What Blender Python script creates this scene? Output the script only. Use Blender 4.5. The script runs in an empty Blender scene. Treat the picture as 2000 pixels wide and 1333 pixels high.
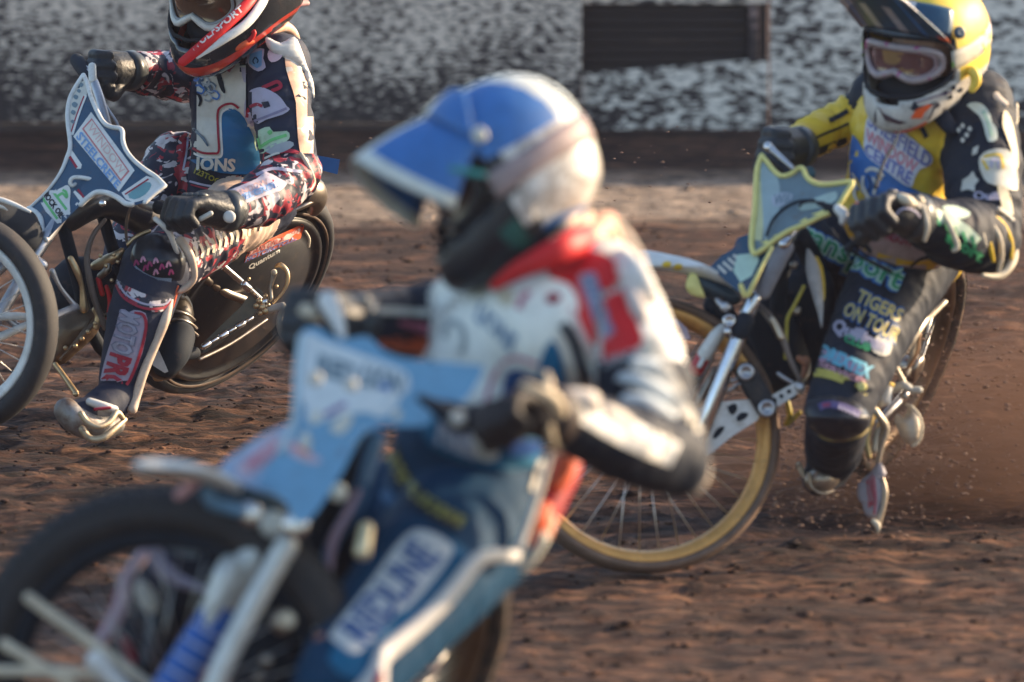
import bpy, bmesh, math, random
import numpy as np
from mathutils import Vector, Matrix, noise
from mathutils.bvhtree import BVHTree
from mathutils.geometry import tessellate_polygon
random.seed(7); np.random.seed(7)
S = bpy.context.scene
COL = S.collection
R_ = math.radians

# ------------------------------------------------------------------ camera
FPX = 300.0/36.0*2000.0
CAM_H = 2.81
TILT = math.atan((666.5+1584.0)/FPX)
cd = bpy.data.cameras.new('camera'); cam = bpy.data.objects.new('camera', cd); COL.objects.link(cam)
cd.lens = 300; cd.sensor_width = 36; cd.clip_start = 0.5; cd.clip_end = 900
cam.location = (0, 0, CAM_H); cam.rotation_euler = (math.pi/2-TILT, 0, 0)
S.camera = cam
cd.dof.use_dof = True; cd.dof.focus_distance = FPX/852.0; cd.dof.aperture_fstop = 3.8
EYE = Vector((0, 0, CAM_H))
CR = Matrix.Rotation(math.pi/2-TILT, 3, 'X')

# ------------------------------------------------------------------ daylight
SUN_DIR = Vector((0.90, 0.40, 0.36)).normalized()       # towards the sun
w = bpy.data.worlds.new('World'); S.world = w; w.use_nodes = True
wn = w.node_tree.nodes; wl = w.node_tree.links
sky = wn.new('ShaderNodeTexSky'); sky.sky_type = 'NISHITA'; sky.sun_disc = False
sky.sun_elevation = math.asin(SUN_DIR.z); sky.sun_rotation = math.atan2(SUN_DIR.x, SUN_DIR.y)
sky.dust_density = 1.5
bg = wn['Background']; bg.inputs['Strength'].default_value = 0.15
wl.new(sky.outputs['Color'], bg.inputs['Color'])
sd = bpy.data.lights.new('sun', 'SUN'); sun = bpy.data.objects.new('sun', sd); COL.objects.link(sun)
sd.energy = 5.0; sd.angle = R_(0.6); sd.color = (1.0, 0.75, 0.49)
sun.rotation_euler = (-SUN_DIR).to_track_quat('-Z', 'Y').to_euler()
S.view_settings.view_transform = 'Standard'; S.view_settings.look = 'None'
S.view_settings.exposure = 1.02; S.view_settings.gamma = 1.0; S.view_settings.use_curve_mapping = False
S.cycles.max_bounces = 5; S.cycles.diffuse_bounces = 2; S.cycles.glossy_bounces = 3
S.cycles.caustics_reflective = False; S.cycles.caustics_refractive = False

# ------------------------------------------------------------------ helpers
def P(x, y, q):
    """point seen at photo pixel x, y at a distance q along the view axis"""
    return EYE + CR @ Vector(((x-1000.0)/FPX*q, -(y-666.5)/FPX*q, -q))
VR = CR @ Vector((1, 0, 0)); VD = CR @ Vector((0, -1, 0)); VF = CR @ Vector((0, 0, -1))   # right, down, away
def dirv(x, y, z): return (VR*x + VD*y + VF*z).normalized()
def ground_ppm(y): return ((y-666.5)*math.cos(TILT)+FPX*math.sin(TILT))/CAM_H

_m = {}
def mat(name, col, rough=.6, metal=0, var=.18, scale=35, bump=.15, dirt=.25, coat=0, col2=None, scale2=30, thr=.55, spec=.5, trans=0, stretch=None, dcol=(.16, .10, .07)):
    if name in _m: return _m[name]
    m = bpy.data.materials.new(name); m.use_nodes = True; _m[name] = m
    N = m.node_tree.nodes; L = m.node_tree.links; b = N['Principled BSDF']
    tc = N.new('ShaderNodeTexCoord'); src = tc.outputs['Object']
    if stretch:
        mp = N.new('ShaderNodeMapping'); mp.inputs['Scale'].default_value = stretch; L.new(src, mp.inputs['Vector']); src = mp.outputs['Vector']
    def nz(sc, det=4, rg=.6):
        n = N.new('ShaderNodeTexNoise'); n.inputs['Scale'].default_value = sc; n.inputs['Detail'].default_value = det
        n.inputs['Roughness'].default_value = rg; L.new(src, n.inputs['Vector']); return n
    def ramp(inp, a, bb, ca=(0, 0, 0, 1), cb=(1, 1, 1, 1)):
        r = N.new('ShaderNodeValToRGB'); r.color_ramp.elements[0].position = a; r.color_ramp.elements[1].position = bb
        r.color_ramp.elements[0].color = ca; r.color_ramp.elements[1].color = cb; L.new(inp, r.inputs['Fac']); return r.outputs['Color']
    def mix(f, a, bb, mode='MIX'):
        x = N.new('ShaderNodeMix'); x.data_type = 'RGBA'; x.blend_type = mode
        for k, v in ((0, f), (6, a), (7, bb)):
            if isinstance(v, (tuple, float, int)):
                x.inputs[k].default_value = v if k == 0 else (*v[:3], 1)
            else: L.new(v, x.inputs[k])
        return x.outputs[2]
    c = tuple(col)
    if col2:
        prev = (*col, 1)
        cur = prev
        for i, (cc, sc, t) in enumerate(col2):
            n = nz(sc, 2, .5)
            mp = N.new('ShaderNodeMapping'); mp.inputs['Location'].default_value = (i*3.7, i*1.9, i*5.1); L.new(src, mp.inputs['Vector']); L.new(mp.outputs['Vector'], n.inputs['Vector'])
            n.inputs['Distortion'].default_value = 1.2
            f = ramp(n.outputs['Fac'], t, t+.025)
            cur = mix(f, cur, cc)
        c = cur
    n1 = nz(scale)
    v = ramp(n1.outputs['Fac'], .3, .7, (1-var,)*3+(1,), (1+var*.6,)*3+(1,))
    c = mix(1.0, c, v, 'MULTIPLY')
    if dirt > 0:
        n2 = nz(28, 6, .72)
        f = ramp(n2.outputs['Fac'], .62-dirt*.25, .80-dirt*.25)
        mm = N.new('ShaderNodeMath'); mm.operation = 'MULTIPLY'; L.new(f, mm.inputs[0]); mm.inputs[1].default_value = min(1, .35+dirt)
        c = mix(mm.outputs[0], c, dcol)
    if isinstance(c, tuple): b.inputs['Base Color'].default_value = (*c[:3], 1)
    else: L.new(c, b.inputs['Base Color'])
    b.inputs['Roughness'].default_value = rough; b.inputs['Metallic'].default_value = metal
    b.inputs['Coat Weight'].default_value = coat; b.inputs['Specular IOR Level'].default_value = spec
    if trans:
        b.inputs['Transmission Weight'].default_value = trans
    if bump:
        bp = N.new('ShaderNodeBump'); bp.inputs['Strength'].default_value = bump; bp.inputs['Distance'].default_value = .004
        L.new(n1.outputs['Fac'], bp.inputs['Height']); L.new(bp.outputs['Normal'], b.inputs['Normal'])
    return m

def tag(o, label=None, cat=None, group=None, kind=None):
    if label: o['label'] = label
    if cat: o['category'] = cat
    if group: o['group'] = group
    if kind: o['kind'] = kind
    return o
def thing(name, loc, label, cat, group=None):
    o = bpy.data.objects.new(name, None); COL.objects.link(o); o.location = loc; o.empty_display_size = .1
    return tag(o, label, cat, group)

def root_loc(parent):
    v = Vector((0, 0, 0))
    while parent is not None:
        v += parent.location; parent = parent.parent
    return v
def link_mesh(name, verts, faces, mats, parent=None, midx=None, smooth=True):
    off = root_loc(parent)
    me = bpy.data.meshes.new(name)
    me.from_pydata([tuple(Vector(v)-off) for v in verts], [], faces)
    for m in (mats if isinstance(mats, (list, tuple)) else [mats]): me.materials.append(m)
    if midx is not None: me.polygons.foreach_set('material_index', midx)
    if smooth: me.polygons.foreach_set('use_smooth', [True]*len(me.polygons))
    me.update()
    o = bpy.data.objects.new(name, me); COL.objects.link(o)
    if parent: o.parent = parent
    return o

def catmull(pts, n=6):
    """pts: list of equal-length tuples; smooth interpolation"""
    A = [np.array(p, float) for p in pts]
    if len(A) < 3: return [tuple(a) for a in A]
    out = []
    for i in range(len(A)-1):
        p0 = A[max(i-1, 0)]; p1 = A[i]; p2 = A[i+1]; p3 = A[min(i+2, len(A)-1)]
        for k in range(n):
            t = k/n
            out.append(tuple(.5*((2*p1)+(-p0+p2)*t+(2*p0-5*p1+4*p2-p3)*t*t+(-p0+3*p1-3*p2+p3)*t**3)))
    out.append(tuple(A[-1])); return out

class MB:
    def __init__(s): s.v = []; s.f = []; s.m = []; s.cur = 0
    def add(s, vs, fs):
        b = len(s.v); s.v += [Vector(x) for x in vs]; s.f += [tuple(i+b for i in f) for f in fs]; s.m += [s.cur]*len(fs)
    def tube(s, pts, rad, n=10, cap=True, flat=1.0, closed=False, flatdir=None):
        pts = [Vector(p) for p in pts]
        if not isinstance(rad, (list, tuple)): rad = [rad]*len(pts)
        K = len(pts); rings = []
        t0 = (pts[1]-pts[0]).normalized()
        u = flatdir if flatdir is not None else (Vector((0, 0, 1)) if abs(t0.z) < .9 else Vector((1, 0, 0)))
        u = (u-t0*u.dot(t0)).normalized()
        data = []
        for i in range(K):
            if closed: t = (pts[(i+1) % K]-pts[i-1]).normalized()
            else: t = (pts[min(i+1, K-1)]-pts[max(i-1, 0)]).normalized()
            u = (u-t*u.dot(t)).normalized(); w_ = t.cross(u)
            data.append((pts[i], t, u.copy(), w_, rad[i]))
        ext = []
        if cap and not closed:
            p, t, uu, ww, r = data[0]
            for a in (80, 55, 28): ext.append((p-t*r*math.sin(R_(a))*.9, t, uu, ww, r*math.cos(R_(a))))
        ext += data
        if cap and not closed:
            p, t, uu, ww, r = data[-1]
            for a in (28, 55, 80): ext.append((p+t*r*math.sin(R_(a))*.9, t, uu, ww, r*math.cos(R_(a))))
        vs = []
        for p, t, uu, ww, r in ext:
            for k in range(n):
                a = 2*math.pi*k/n
                vs.append(p+uu*(math.cos(a)*r*flat)+ww*(math.sin(a)*r))
        fs = []; E = len(ext)
        for i in range(E if closed else E-1):
            for k in range(n):
                a = i*n+k; b_ = i*n+(k+1) % n; c = ((i+1) % E)*n+(k+1) % n; d = ((i+1) % E)*n+k
                fs.append((a, b_, c, d))
        if not closed:
            fs.append(tuple(range(n-1, -1, -1))); fs.append(tuple((E-1)*n+k for k in range(n)))
        s.add(vs, fs)
    def ell(s, c, ax, r, nu=16, nv=10):
        """ellipsoid: centre, 3 axis vectors, 3 radii"""
        vs = [c+ax[2]*r[2]]; 
        for j in range(1, nv):
            th = math.pi*j/nv
            for i in range(nu):
                ph = 2*math.pi*i/nu
                vs.append(c+ax[0]*(r[0]*math.sin(th)*math.cos(ph))+ax[1]*(r[1]*math.sin(th)*math.sin(ph))+ax[2]*(r[2]*math.cos(th)))
        vs.append(c-ax[2]*r[2]); fs = []
        for i in range(nu): fs.append((0, 1+i, 1+(i+1) % nu))
        for j in range(nv-2):
            for i in range(nu):
                a = 1+j*nu+i; b_ = 1+j*nu+(i+1) % nu
                fs.append((a, a+nu, b_+nu, b_))
        l = len(vs)-1; q = 1+(nv-2)*nu
        for i in range(nu): fs.append((l, q+(i+1) % nu, q+i))
        s.add(vs, fs)
    def lathe(s, c, ax, prof, n=48, ref=None, close=False):
        """prof: list of (radius, height along ax)"""
        ax = ax.normalized(); u = ref if ref is not None else (Vector((0, 0, 1)) if abs(ax.z) < .9 else Vector((1, 0, 0)))
        u = (u-ax*u.dot(ax)).normalized(); w_ = ax.cross(u)
        vs = []
        for r, h in prof:
            for k in range(n):
                a = 2*math.pi*k/n; vs.append(c+ax*h+u*(r*math.cos(a))+w_*(r*math.sin(a)))
        fs = []; K = len(prof)
        for i in range(K if close else K-1):
            for k in range(n):
                fs.append((i*n+k, i*n+(k+1) % n, ((i+1) % K)*n+(k+1) % n, ((i+1) % K)*n+k))
        s.add(vs, fs)
    def box(s, c, ax, r):
        vs = []
        for i in (-1, 1):
            for j in (-1, 1):
                for k in (-1, 1): vs.append(c+ax[0]*(i*r[0])+ax[1]*(j*r[1])+ax[2]*(k*r[2]))
        s.add(vs, [(0, 1, 3, 2), (4, 6, 7, 5), (0, 4, 5, 1), (2, 3, 7, 6), (0, 2, 6, 4), (1, 5, 7, 3)])
    def build(s, name, m, parent=None, smooth=True, bevel=0):
        o = link_mesh(name, s.v, s.f, m, parent, s.m, smooth)
        if bevel:
            md = o.modifiers.new('b', 'BEVEL'); md.width = bevel; md.segments = 2; md.limit_method = 'ANGLE'
        return o

class Rider:
    """local photo frame: x, y in photo pixels, z in metres away from the camera relative to q0"""
    def __init__(s, ppm): s.ppm = ppm; s.q0 = FPX/ppm
    def p(s, x, y, z=0.0): return P(x, y, s.q0+z)
    def pix(s, n): return n/s.ppm
    def tube(s, name, pts, rad, m, parent, n=10, smooth=4, flat=1.0, cap=True, tagd=None):
        """pts (x, y, z); rad in photo px (single or list)"""
        if not isinstance(rad, (list, tuple)): rad = [rad]*len(pts)
        q = [(*a, r) for a, r in zip(pts, rad)]
        if smooth and len(q) > 2: q = catmull(q, smooth)
        mb = MB(); mb.tube([s.p(a[0], a[1], a[2]) for a in q], [max(a[3], .5)/s.ppm for a in q], n, cap, flat, flatdir=VF if flat != 1.0 else None)
        o = mb.build(name, m, parent)
        return o
    def disc(s, name, c, r, m, parent, thick=.012, nrm=(0, 0, -1), recess=0, m2=None, n=24):
        """bolt head / round end cap with a bevelled edge"""
        mb = MB(); R = r/s.ppm; ax = dirv(*nrm); C = s.p(*c); t = thick
        if recess: prof = [(R*.98, -t), (R, 0), (R*.92, t*.3), (R*.6, t*.32), (R*.55, -t*.2), (.0001, -t*.2)]
        else: prof = [(R*.98, -t), (R, 0), (R*.9, t*.35), (R*.5, t*.5), (.0001, t*.5)]
        mb.lathe(C, ax, prof, n); o = mb.build(name, m, parent)
        return o
    def plate(s, name, poly, zf, thick, m, parent, sm=0, inflate=0, bevel=.002):
        """solid sheet from an outline; zf(x, y) gives its depth, thick its real thickness"""
        if sm: poly = smooth_poly(poly, sm)
        poly = [(float(a), float(b)) for a, b in poly]
        bm = grid_poly([poly], 14 if inflate or callable(zf) else 60)
        dz = zf if callable(zf) else (lambda x, y: zf)
        front = []; vs = list(bm.verts); idx = {v: i for i, v in enumerate(vs)}
        area = poly_edge_dist(poly)
        cp = [(v.co.x, v.co.y) for v in vs]
        mx = max(max(a for a, b in poly)-min(a for a, b in poly), 1)
        V = []
        for (x, y) in cp:
            k = 0
            if inflate:
                d = area(x, y)*1.0; k = inflate*math.sqrt(min(1, d/(inflate*s.ppm*1.2+1e-6)))
            V.append(s.p(x, y, dz(x, y)-k))
        B = [s.p(x, y, dz(x, y)+thick) for (x, y) in cp]
        n = len(V); F = []
        for f in bm.faces: F.append([idx[v] for v in f.verts])
        # orient towards the camera
        f0 = F[0]; nn = (V[f0[1]]-V[f0[0]]).cross(V[f0[2]]-V[f0[0]])
        flip = nn.dot(VF) > 0
        faces = []
        for f in F:
            g = f[::-1] if flip else f
            faces.append(tuple(g)); faces.append(tuple(i+n for i in g[::-1]))
        for e in bm.edges:
            if len(e.link_faces) == 1:
                a, b = idx[e.verts[0]], idx[e.verts[1]]
                faces.append((a, b, b+n, a+n))
        bm.free()
        o = link_mesh(name, V+B, faces, m, parent, smooth=bool(inflate))
        bm2 = bmesh.new(); bm2.from_mesh(o.data); bmesh.ops.recalc_face_normals(bm2, faces=bm2.faces); bm2.to_mesh(o.data); bm2.free()
        return o

def smooth_poly(poly, n=4):
    A = [np.array(p, float) for p in poly]; K = len(A); out = []
    for i in range(K):
        p0, p1, p2, p3 = A[i-1], A[i], A[(i+1) % K], A[(i+2) % K]
        for k in range(n):
            t = k/n; out.append(tuple(.5*((2*p1)+(-p0+p2)*t+(2*p0-5*p1+4*p2-p3)*t*t+(-p0+3*p1-3*p2+p3)*t**3)))
    return out
def poly_edge_dist(poly):
    A = np.array(poly); B = np.roll(A, -1, 0); D = B-A; L2 = (D**2).sum(1)+1e-9
    def f(x, y):
        p = np.array((x, y)); t = np.clip(((p-A)*D).sum(1)/L2, 0, 1)
        return float(np.sqrt((((A+D*t[:, None])-p)**2).sum(1).min()))
    return f
def bisect_grid(bm, step):
    xs = [v.co.x for v in bm.verts]; ys = [v.co.y for v in bm.verts]
    for ax, lo, hi in ((0, min(xs), max(xs)), (1, min(ys), max(ys))):
        k = math.floor(lo/step)+1
        while k*step < hi:
            co = [0, 0, 0]; no = [0, 0, 0]; co[ax] = k*step+.013; no[ax] = 1
            bmesh.ops.bisect_plane(bm, geom=bm.verts[:]+bm.edges[:]+bm.faces[:], dist=1e-4, plane_co=co, plane_no=no)
            k += 1
def grid_poly(polys, step):
    bm = bmesh.new(); loops = [[Vector((a, b, 0)) for a, b in p] for p in polys]
    flat = [v for l in loops for v in l]
    vs = [bm.verts.new(v) for v in flat]
    for t in tessellate_polygon(loops):
        try: bm.faces.new([vs[i] for i in t])
        except ValueError: pass
    bmesh.ops.delete(bm, geom=[v for v in bm.verts if not v.link_faces], context='VERTS')
    bisect_grid(bm, step)
    return bm

def bvh_of(objs):
    V = []; F = []
    for o in (objs if isinstance(objs, (list, tuple)) else [objs]):
        off = root_loc(o.parent); b = len(V)
        V += [v.co+off for v in o.data.vertices]; F += [tuple(i+b for i in p.vertices) for p in o.data.polygons]
    return BVHTree.FromPolygons(V, F)

def project(R, bvh, bm, name, m, parent, off):
    """lay flat 2D shape (photo px) onto a surface, off metres proud of it"""
    V = []; ok = []; last = R.q0
    for v in bm.verts:
        d = (P(v.co.x, v.co.y, 10)-EYE).normalized()
        h = bvh.ray_cast(EYE, d)
        if h[0] is not None:
            V.append(h[0]-d*off); ok.append((h[0]-EYE).dot(VF))
        else:
            V.append(None); ok.append(None)
    idx = {v: i for i, v in enumerate(bm.verts)}
    F = []
    for f in bm.faces:
        ii = [idx[v] for v in f.verts]
        if any(V[i] is None for i in ii): continue
        z = [ok[i] for i in ii]
        if max(z)-min(z) > .07: continue
        n = (V[ii[1]]-V[ii[0]]).cross(V[ii[2]]-V[ii[0]])
        F.append(tuple(ii if n.dot(VF) < 0 else ii[::-1]))
    bm.free()
    if not F: return None
    if name != 'lettering':      # what the folds separate becomes separate pieces; keep those large enough to see
        par = {}
        def find(a):
            while par.setdefault(a, a) != a: par[a] = par[par[a]]; a = par[a]
            return a
        for f in F:
            for i in f[1:]: par[find(i)] = find(f[0])
        isl = {}
        for f in F: isl.setdefault(find(f[0]), []).append(f)
        parts = sorted(isl.values(), key=len, reverse=True)
        for g in parts[1:]:
            if len(g) < max(4, .12*len(parts[0])): continue
            used = sorted({i for f in g for i in f}); mp = {k: i for i, k in enumerate(used)}
            link_mesh(name, [V[i] for i in used], [tuple(mp[i] for i in f) for f in g], m, parent, smooth=True)
        F = parts[0]
    used = sorted({i for f in F for i in f}); mp = {k: i for i, k in enumerate(used)}
    return link_mesh(name, [V[i] for i in used], [tuple(mp[i] for i in f) for f in F], m, parent, smooth=True)

def patch(R, bvh, poly, m, parent, off=.002, name='panel', sm=3, step=12):
    if sm: poly = smooth_poly(poly, sm)
    return project(R, bvh, grid_poly([poly], step), name, m, parent, off)
def strip(R, bvh, pts, wpx, m, parent, off=.003, name='stripe', step=14, sm=6):
    """ribbon following a centre line of photo points"""
    c = catmull(pts, sm) if len(pts) > 2 else pts
    L = []; Rr = []
    for i, p in enumerate(c):
        a = np.array(c[max(i-1, 0)][:2]); b = np.array(c[min(i+1, len(c)-1)][:2]); t = (b-a)/(np.linalg.norm(b-a)+1e-9)
        ww = p[2] if len(p) > 2 else wpx
        L.append((p[0]-t[1]*ww/2, p[1]+t[0]*ww/2)); Rr.append((p[0]+t[1]*ww/2, p[1]-t[0]*ww/2))
    bm = bmesh.new(); vl = [bm.verts.new((a, b, 0)) for a, b in L]; vr = [bm.verts.new((a, b, 0)) for a, b in Rr]
    for i in range(len(c)-1): bm.faces.new((vl[i], vl[i+1], vr[i+1], vr[i]))
    bisect_grid(bm, step)
    return project(R, bvh, bm, name, m, parent, off)

_tc = {}
def text_bm(s, bold=.02, shear=0):
    key = (s, bold, shear)
    if key not in _tc:
        c = bpy.data.curves.new('t', 'FONT'); c.body = s; c.offset = bold; c.shear = shear; c.resolution_u = 2; c.fill_mode = 'FRONT'
        o = bpy.data.objects.new('t', c); COL.objects.link(o)
        bpy.context.view_layer.update()
        me = bpy.data.meshes.new_from_object(o.evaluated_get(bpy.context.evaluated_depsgraph_get()))
        bpy.data.objects.remove(o); _tc[key] = me
    bm = bmesh.new(); bm.from_mesh(_tc[key]); return bm
def text(R, bvh, s, quad, m, parent, off=.004, bold=.02, shear=0, step=10, bend=0, name='lettering'):
    """quad: TL, TR, BR, BL photo px corners of the cap-height box of the word"""
    bm = text_bm(s, bold, shear)
    xs = [v.co.x for v in bm.verts]; x0, x1 = min(xs), max(xs)
    low = any(ch in 'gjpqy' for ch in s)
    y0, y1 = 0.0, .69
    TL, TR, BR, BL = [np.array(a, float) for a in quad]
    for v in bm.verts:
        u = (v.co.x-x0)/(x1-x0); t = (v.co.y-y0)/(y1-y0)
        top = TL+(TR-TL)*u; bot = BL+(BR-BL)*u
        q = bot+(top-bot)*t
        if bend: q = q+(top-bot)/(np.linalg.norm(top-bot)+1e-6)*bend*(4*u*(1-u))
        v.co = (q[0], q[1], 0)
    bmesh.ops.remove_doubles(bm, verts=bm.verts, dist=.02)
    bisect_grid(bm, step)
    return project(R, bvh, bm, name, m, parent, off)

def wheel_frame(a, b, phi, sgn):
    """axis of a wheel whose outline is an ellipse a x b px with the major axis at angle phi (deg, y down)"""
    c = b/a; s_ = math.sqrt(max(0, 1-c*c)); mi = (-math.sin(R_(phi)), math.cos(R_(phi)))
    return dirv(sgn*mi[0]*s_, sgn*mi[1]*s_, -c)
def wheel(R, parent, c, rpx, ratio, phi, sgn, tyre_w, rim_px, m_tyre, m_rim, m_spoke, m_hub, rear=False, nsp=36, knob=True, name='front_wheel', twist=0):
    C = R.p(*c); ax = wheel_frame(1, ratio, phi, sgn); Ro = rpx/R.ppm; Rr = rim_px/R.ppm
    h = tyre_w/2
    root = MB()
    root.lathe(C, ax, [(.018, -.055), (.03, -.052), (.03, -.04), (.02, -.035), (.02, .035), (.03, .04), (.03, .052), (.018, .055), (.0001, .056)], 24)
    W = root.build(name, m_hub, parent)
    hub = W
    t = MB(); hs = (Ro-Rr)
    mid = Rr+hs*.52
    prof = []
    for k in range(15):
        a = -math.pi*1.15/1+k/14*2*math.pi*1.15
        a = math.pi*(-.86+1.72*k/14)
        prof.append((mid+math.cos(a)*hs*.50, math.sin(a)*h))
    t.lathe(C, ax, prof, 96); 
    t.build('tyre', m_tyre, W)
    if knob:
        kb = MB(); u = (Vector((0, 0, 1))-ax*ax.z).normalized(); w_ = ax.cross(u)
        nk = 74
        for k in range(nk):
            for row in (-1, 0, 1):
                a = 2*math.pi*(k+(.5 if row == 0 else 0))/nk
                rd = u*math.cos(a)+w_*math.sin(a); tg = ax.cross(rd)
                th = row*.85
                cc = C+rd*(mid+math.cos(th)*hs*.50)+ax*(math.sin(th)*h)
                nn = (rd*math.cos(th)+ax*math.sin(th)).normalized(); s2 = tg.cross(nn)
                kb.box(cc, (tg, s2, nn), (Ro*.024, h*.28, .0035))
        o = kb.build('tread_knobs', m_tyre, W, smooth=False); o['kind'] = 'stuff'
    r = MB(); rw = h*.62
    r.lathe(C, ax, [(Rr+.008, -rw), (Rr, -rw*1.08), (Rr-.012, -rw*.9), (Rr-.018, -rw*.4), (Rr-.022, 0), (Rr-.018, rw*.4), (Rr-.012, rw*.9), (Rr, rw*1.08), (Rr+.008, rw), (Rr, rw*.8), (Rr-.006, 0), (Rr, -rw*.8)], 96, close=True)
    r.build('rim', m_rim, W)
    u = (Vector((0, 0, 1))-ax*ax.z).normalized(); w_ = ax.cross(u)
    for k in range(nsp):
        a = 2*math.pi*(k+.5)/nsp+twist; sd_ = 1 if k % 2 else -1; b_ = a+(.55 if (k//2) % 2 else -.55)
        p0 = C+(u*math.cos(b_)+w_*math.sin(b_))*.028+ax*(sd_*.044); p1 = C+(u*math.cos(a)+w_*math.sin(a))*(Rr-.018)
        mb = MB(); mb.tube([p0, p1], .0013, 5, False); mb.build('spoke', m_spoke, W)
    return W, C, ax

def wheel_pt(C, ax, ang, rad, h=0):
    u = (Vector((0, 0, 1))-ax*ax.z).normalized(); w_ = ax.cross(u); a = R_(ang)
    return C+(u*math.cos(a)+w_*math.sin(a))*rad+ax*h

# ------------------------------------------------------------------ bodies
def build_body(R, parent, bones, mats, voxel=.006, smooth=5, extra=None, name='body', wr=1.0, seed=0):
    """bones: (key, (x,y,z), r0, (x,y,z), r1, material index, wrinkle amp) - joined into one continuous skin"""
    mb = MB()
    B = []
    for b in bones:
        p0 = R.p(*b[1]); p1 = R.p(*b[3]); n = max(2, int((p1-p0).length/.03)+2)
        pts = [p0.lerp(p1, i/(n-1)) for i in range(n)]; rad = [b[2]+(b[4]-b[2])*i/(n-1) for i in range(n)]
        if (p1-p0).length < 1e-4: pts = [p0, p0+Vector((0, 0, .002))]; rad = rad[:2]
        mb.tube(pts, rad, 18, True); B.append((p0, p1, b[2], b[4]))
    if extra: extra(mb)
    tmp = mb.build('tmp', [], None)
    md = tmp.modifiers.new('r', 'REMESH'); md.mode = 'VOXEL'; md.voxel_size = voxel; md.adaptivity = 0
    md = tmp.modifiers.new('s', 'SMOOTH'); md.factor = .6; md.iterations = smooth
    dg = bpy.context.evaluated_depsgraph_get(); dg.update()
    me = bpy.data.meshes.new_from_object(tmp.evaluated_get(dg)); bpy.data.objects.remove(tmp)
    nv = len(me.vertices); co = np.empty(nv*3); me.vertices.foreach_get('co', co); co = co.reshape(-1, 3)
    no = np.empty(nv*3); me.vertices.foreach_get('normal', no); no = no.reshape(-1, 3)
    best = np.full(nv, 1e9); bi = np.zeros(nv, int); ts = np.zeros(nv)
    for k, (a, b, r0, r1) in enumerate(B):
        a = np.array(a); b = np.array(b); d = b-a; L = np.dot(d, d)+1e-9
        t = np.clip(((co-a) @ d)/L, 0, 1); pr = a+t[:, None]*d
        dist = np.linalg.norm(co-pr, axis=1)-(r0+(r1-r0)*t)
        mk = dist < best-(.0 if k == 0 else 0); best[mk] = dist[mk]; bi[mk] = k; ts[mk] = (t*math.sqrt(L))[mk]
    axs = [np.array((b-a).normalized()) if (b-a).length > 1e-4 else np.array((0, 0, 1.)) for a, b, _, _ in B]
    N3 = noise.noise; disp = np.zeros(nv)
    for i in range(nv):
        k = bi[i]; amp = bones[k][6] if len(bones[k]) > 6 else .004
        if amp == 0: continue
        c = co[i]; ax = axs[k]; s_ = float(np.dot(c, ax)); pr = c-ax*s_
        q = Vector((pr[0]*9+seed, pr[1]*9, pr[2]*9+s_*24)); q2 = Vector((pr[0]*13+s_*30, pr[1]*13, pr[2]*13+7))
        a1 = 1-2.6*abs(N3(q)); a2 = 1-2.6*abs(N3(q2)); a3 = N3(Vector((c[0]*60, c[1]*60, c[2]*60)))
        disp[i] = amp*wr*(.62*a1+.5*a2+.18*a3)
    co = co+no*disp[:, None]
    me.vertices.foreach_set('co', (co-np.array(root_loc(parent))).ravel())
    for m in mats: me.materials.append(m)
    npol = len(me.polygons); mi = np.zeros(npol, int)
    loops = np.empty(len(me.loops), int); me.loops.foreach_get('vertex_index', loops)
    ls = np.empty(npol, int); me.polygons.foreach_get('loop_start', ls)
    fb = bi[loops[ls]]
    km = np.array([b[5] for b in bones]); mi = km[fb]
    me.polygons.foreach_set('material_index', mi); me.polygons.foreach_set('use_smooth', [True]*npol); me.update()
    me.name = name
    o = bpy.data.objects.new(name, me); COL.objects.link(o); o.parent = parent
    # one ray target per bone group
    off = root_loc(parent); V = [Vector(c) for c in co]; groups = {}
    for p in me.polygons:
        groups.setdefault(bones[fb[p.index]][0], []).append(tuple(p.vertices))
    bv = {k: BVHTree.FromPolygons(V, f) for k, f in groups.items()}
    bv['all'] = BVHTree.FromPolygons(V, [f for g in groups.values() for f in g])
    return o, bv

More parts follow.
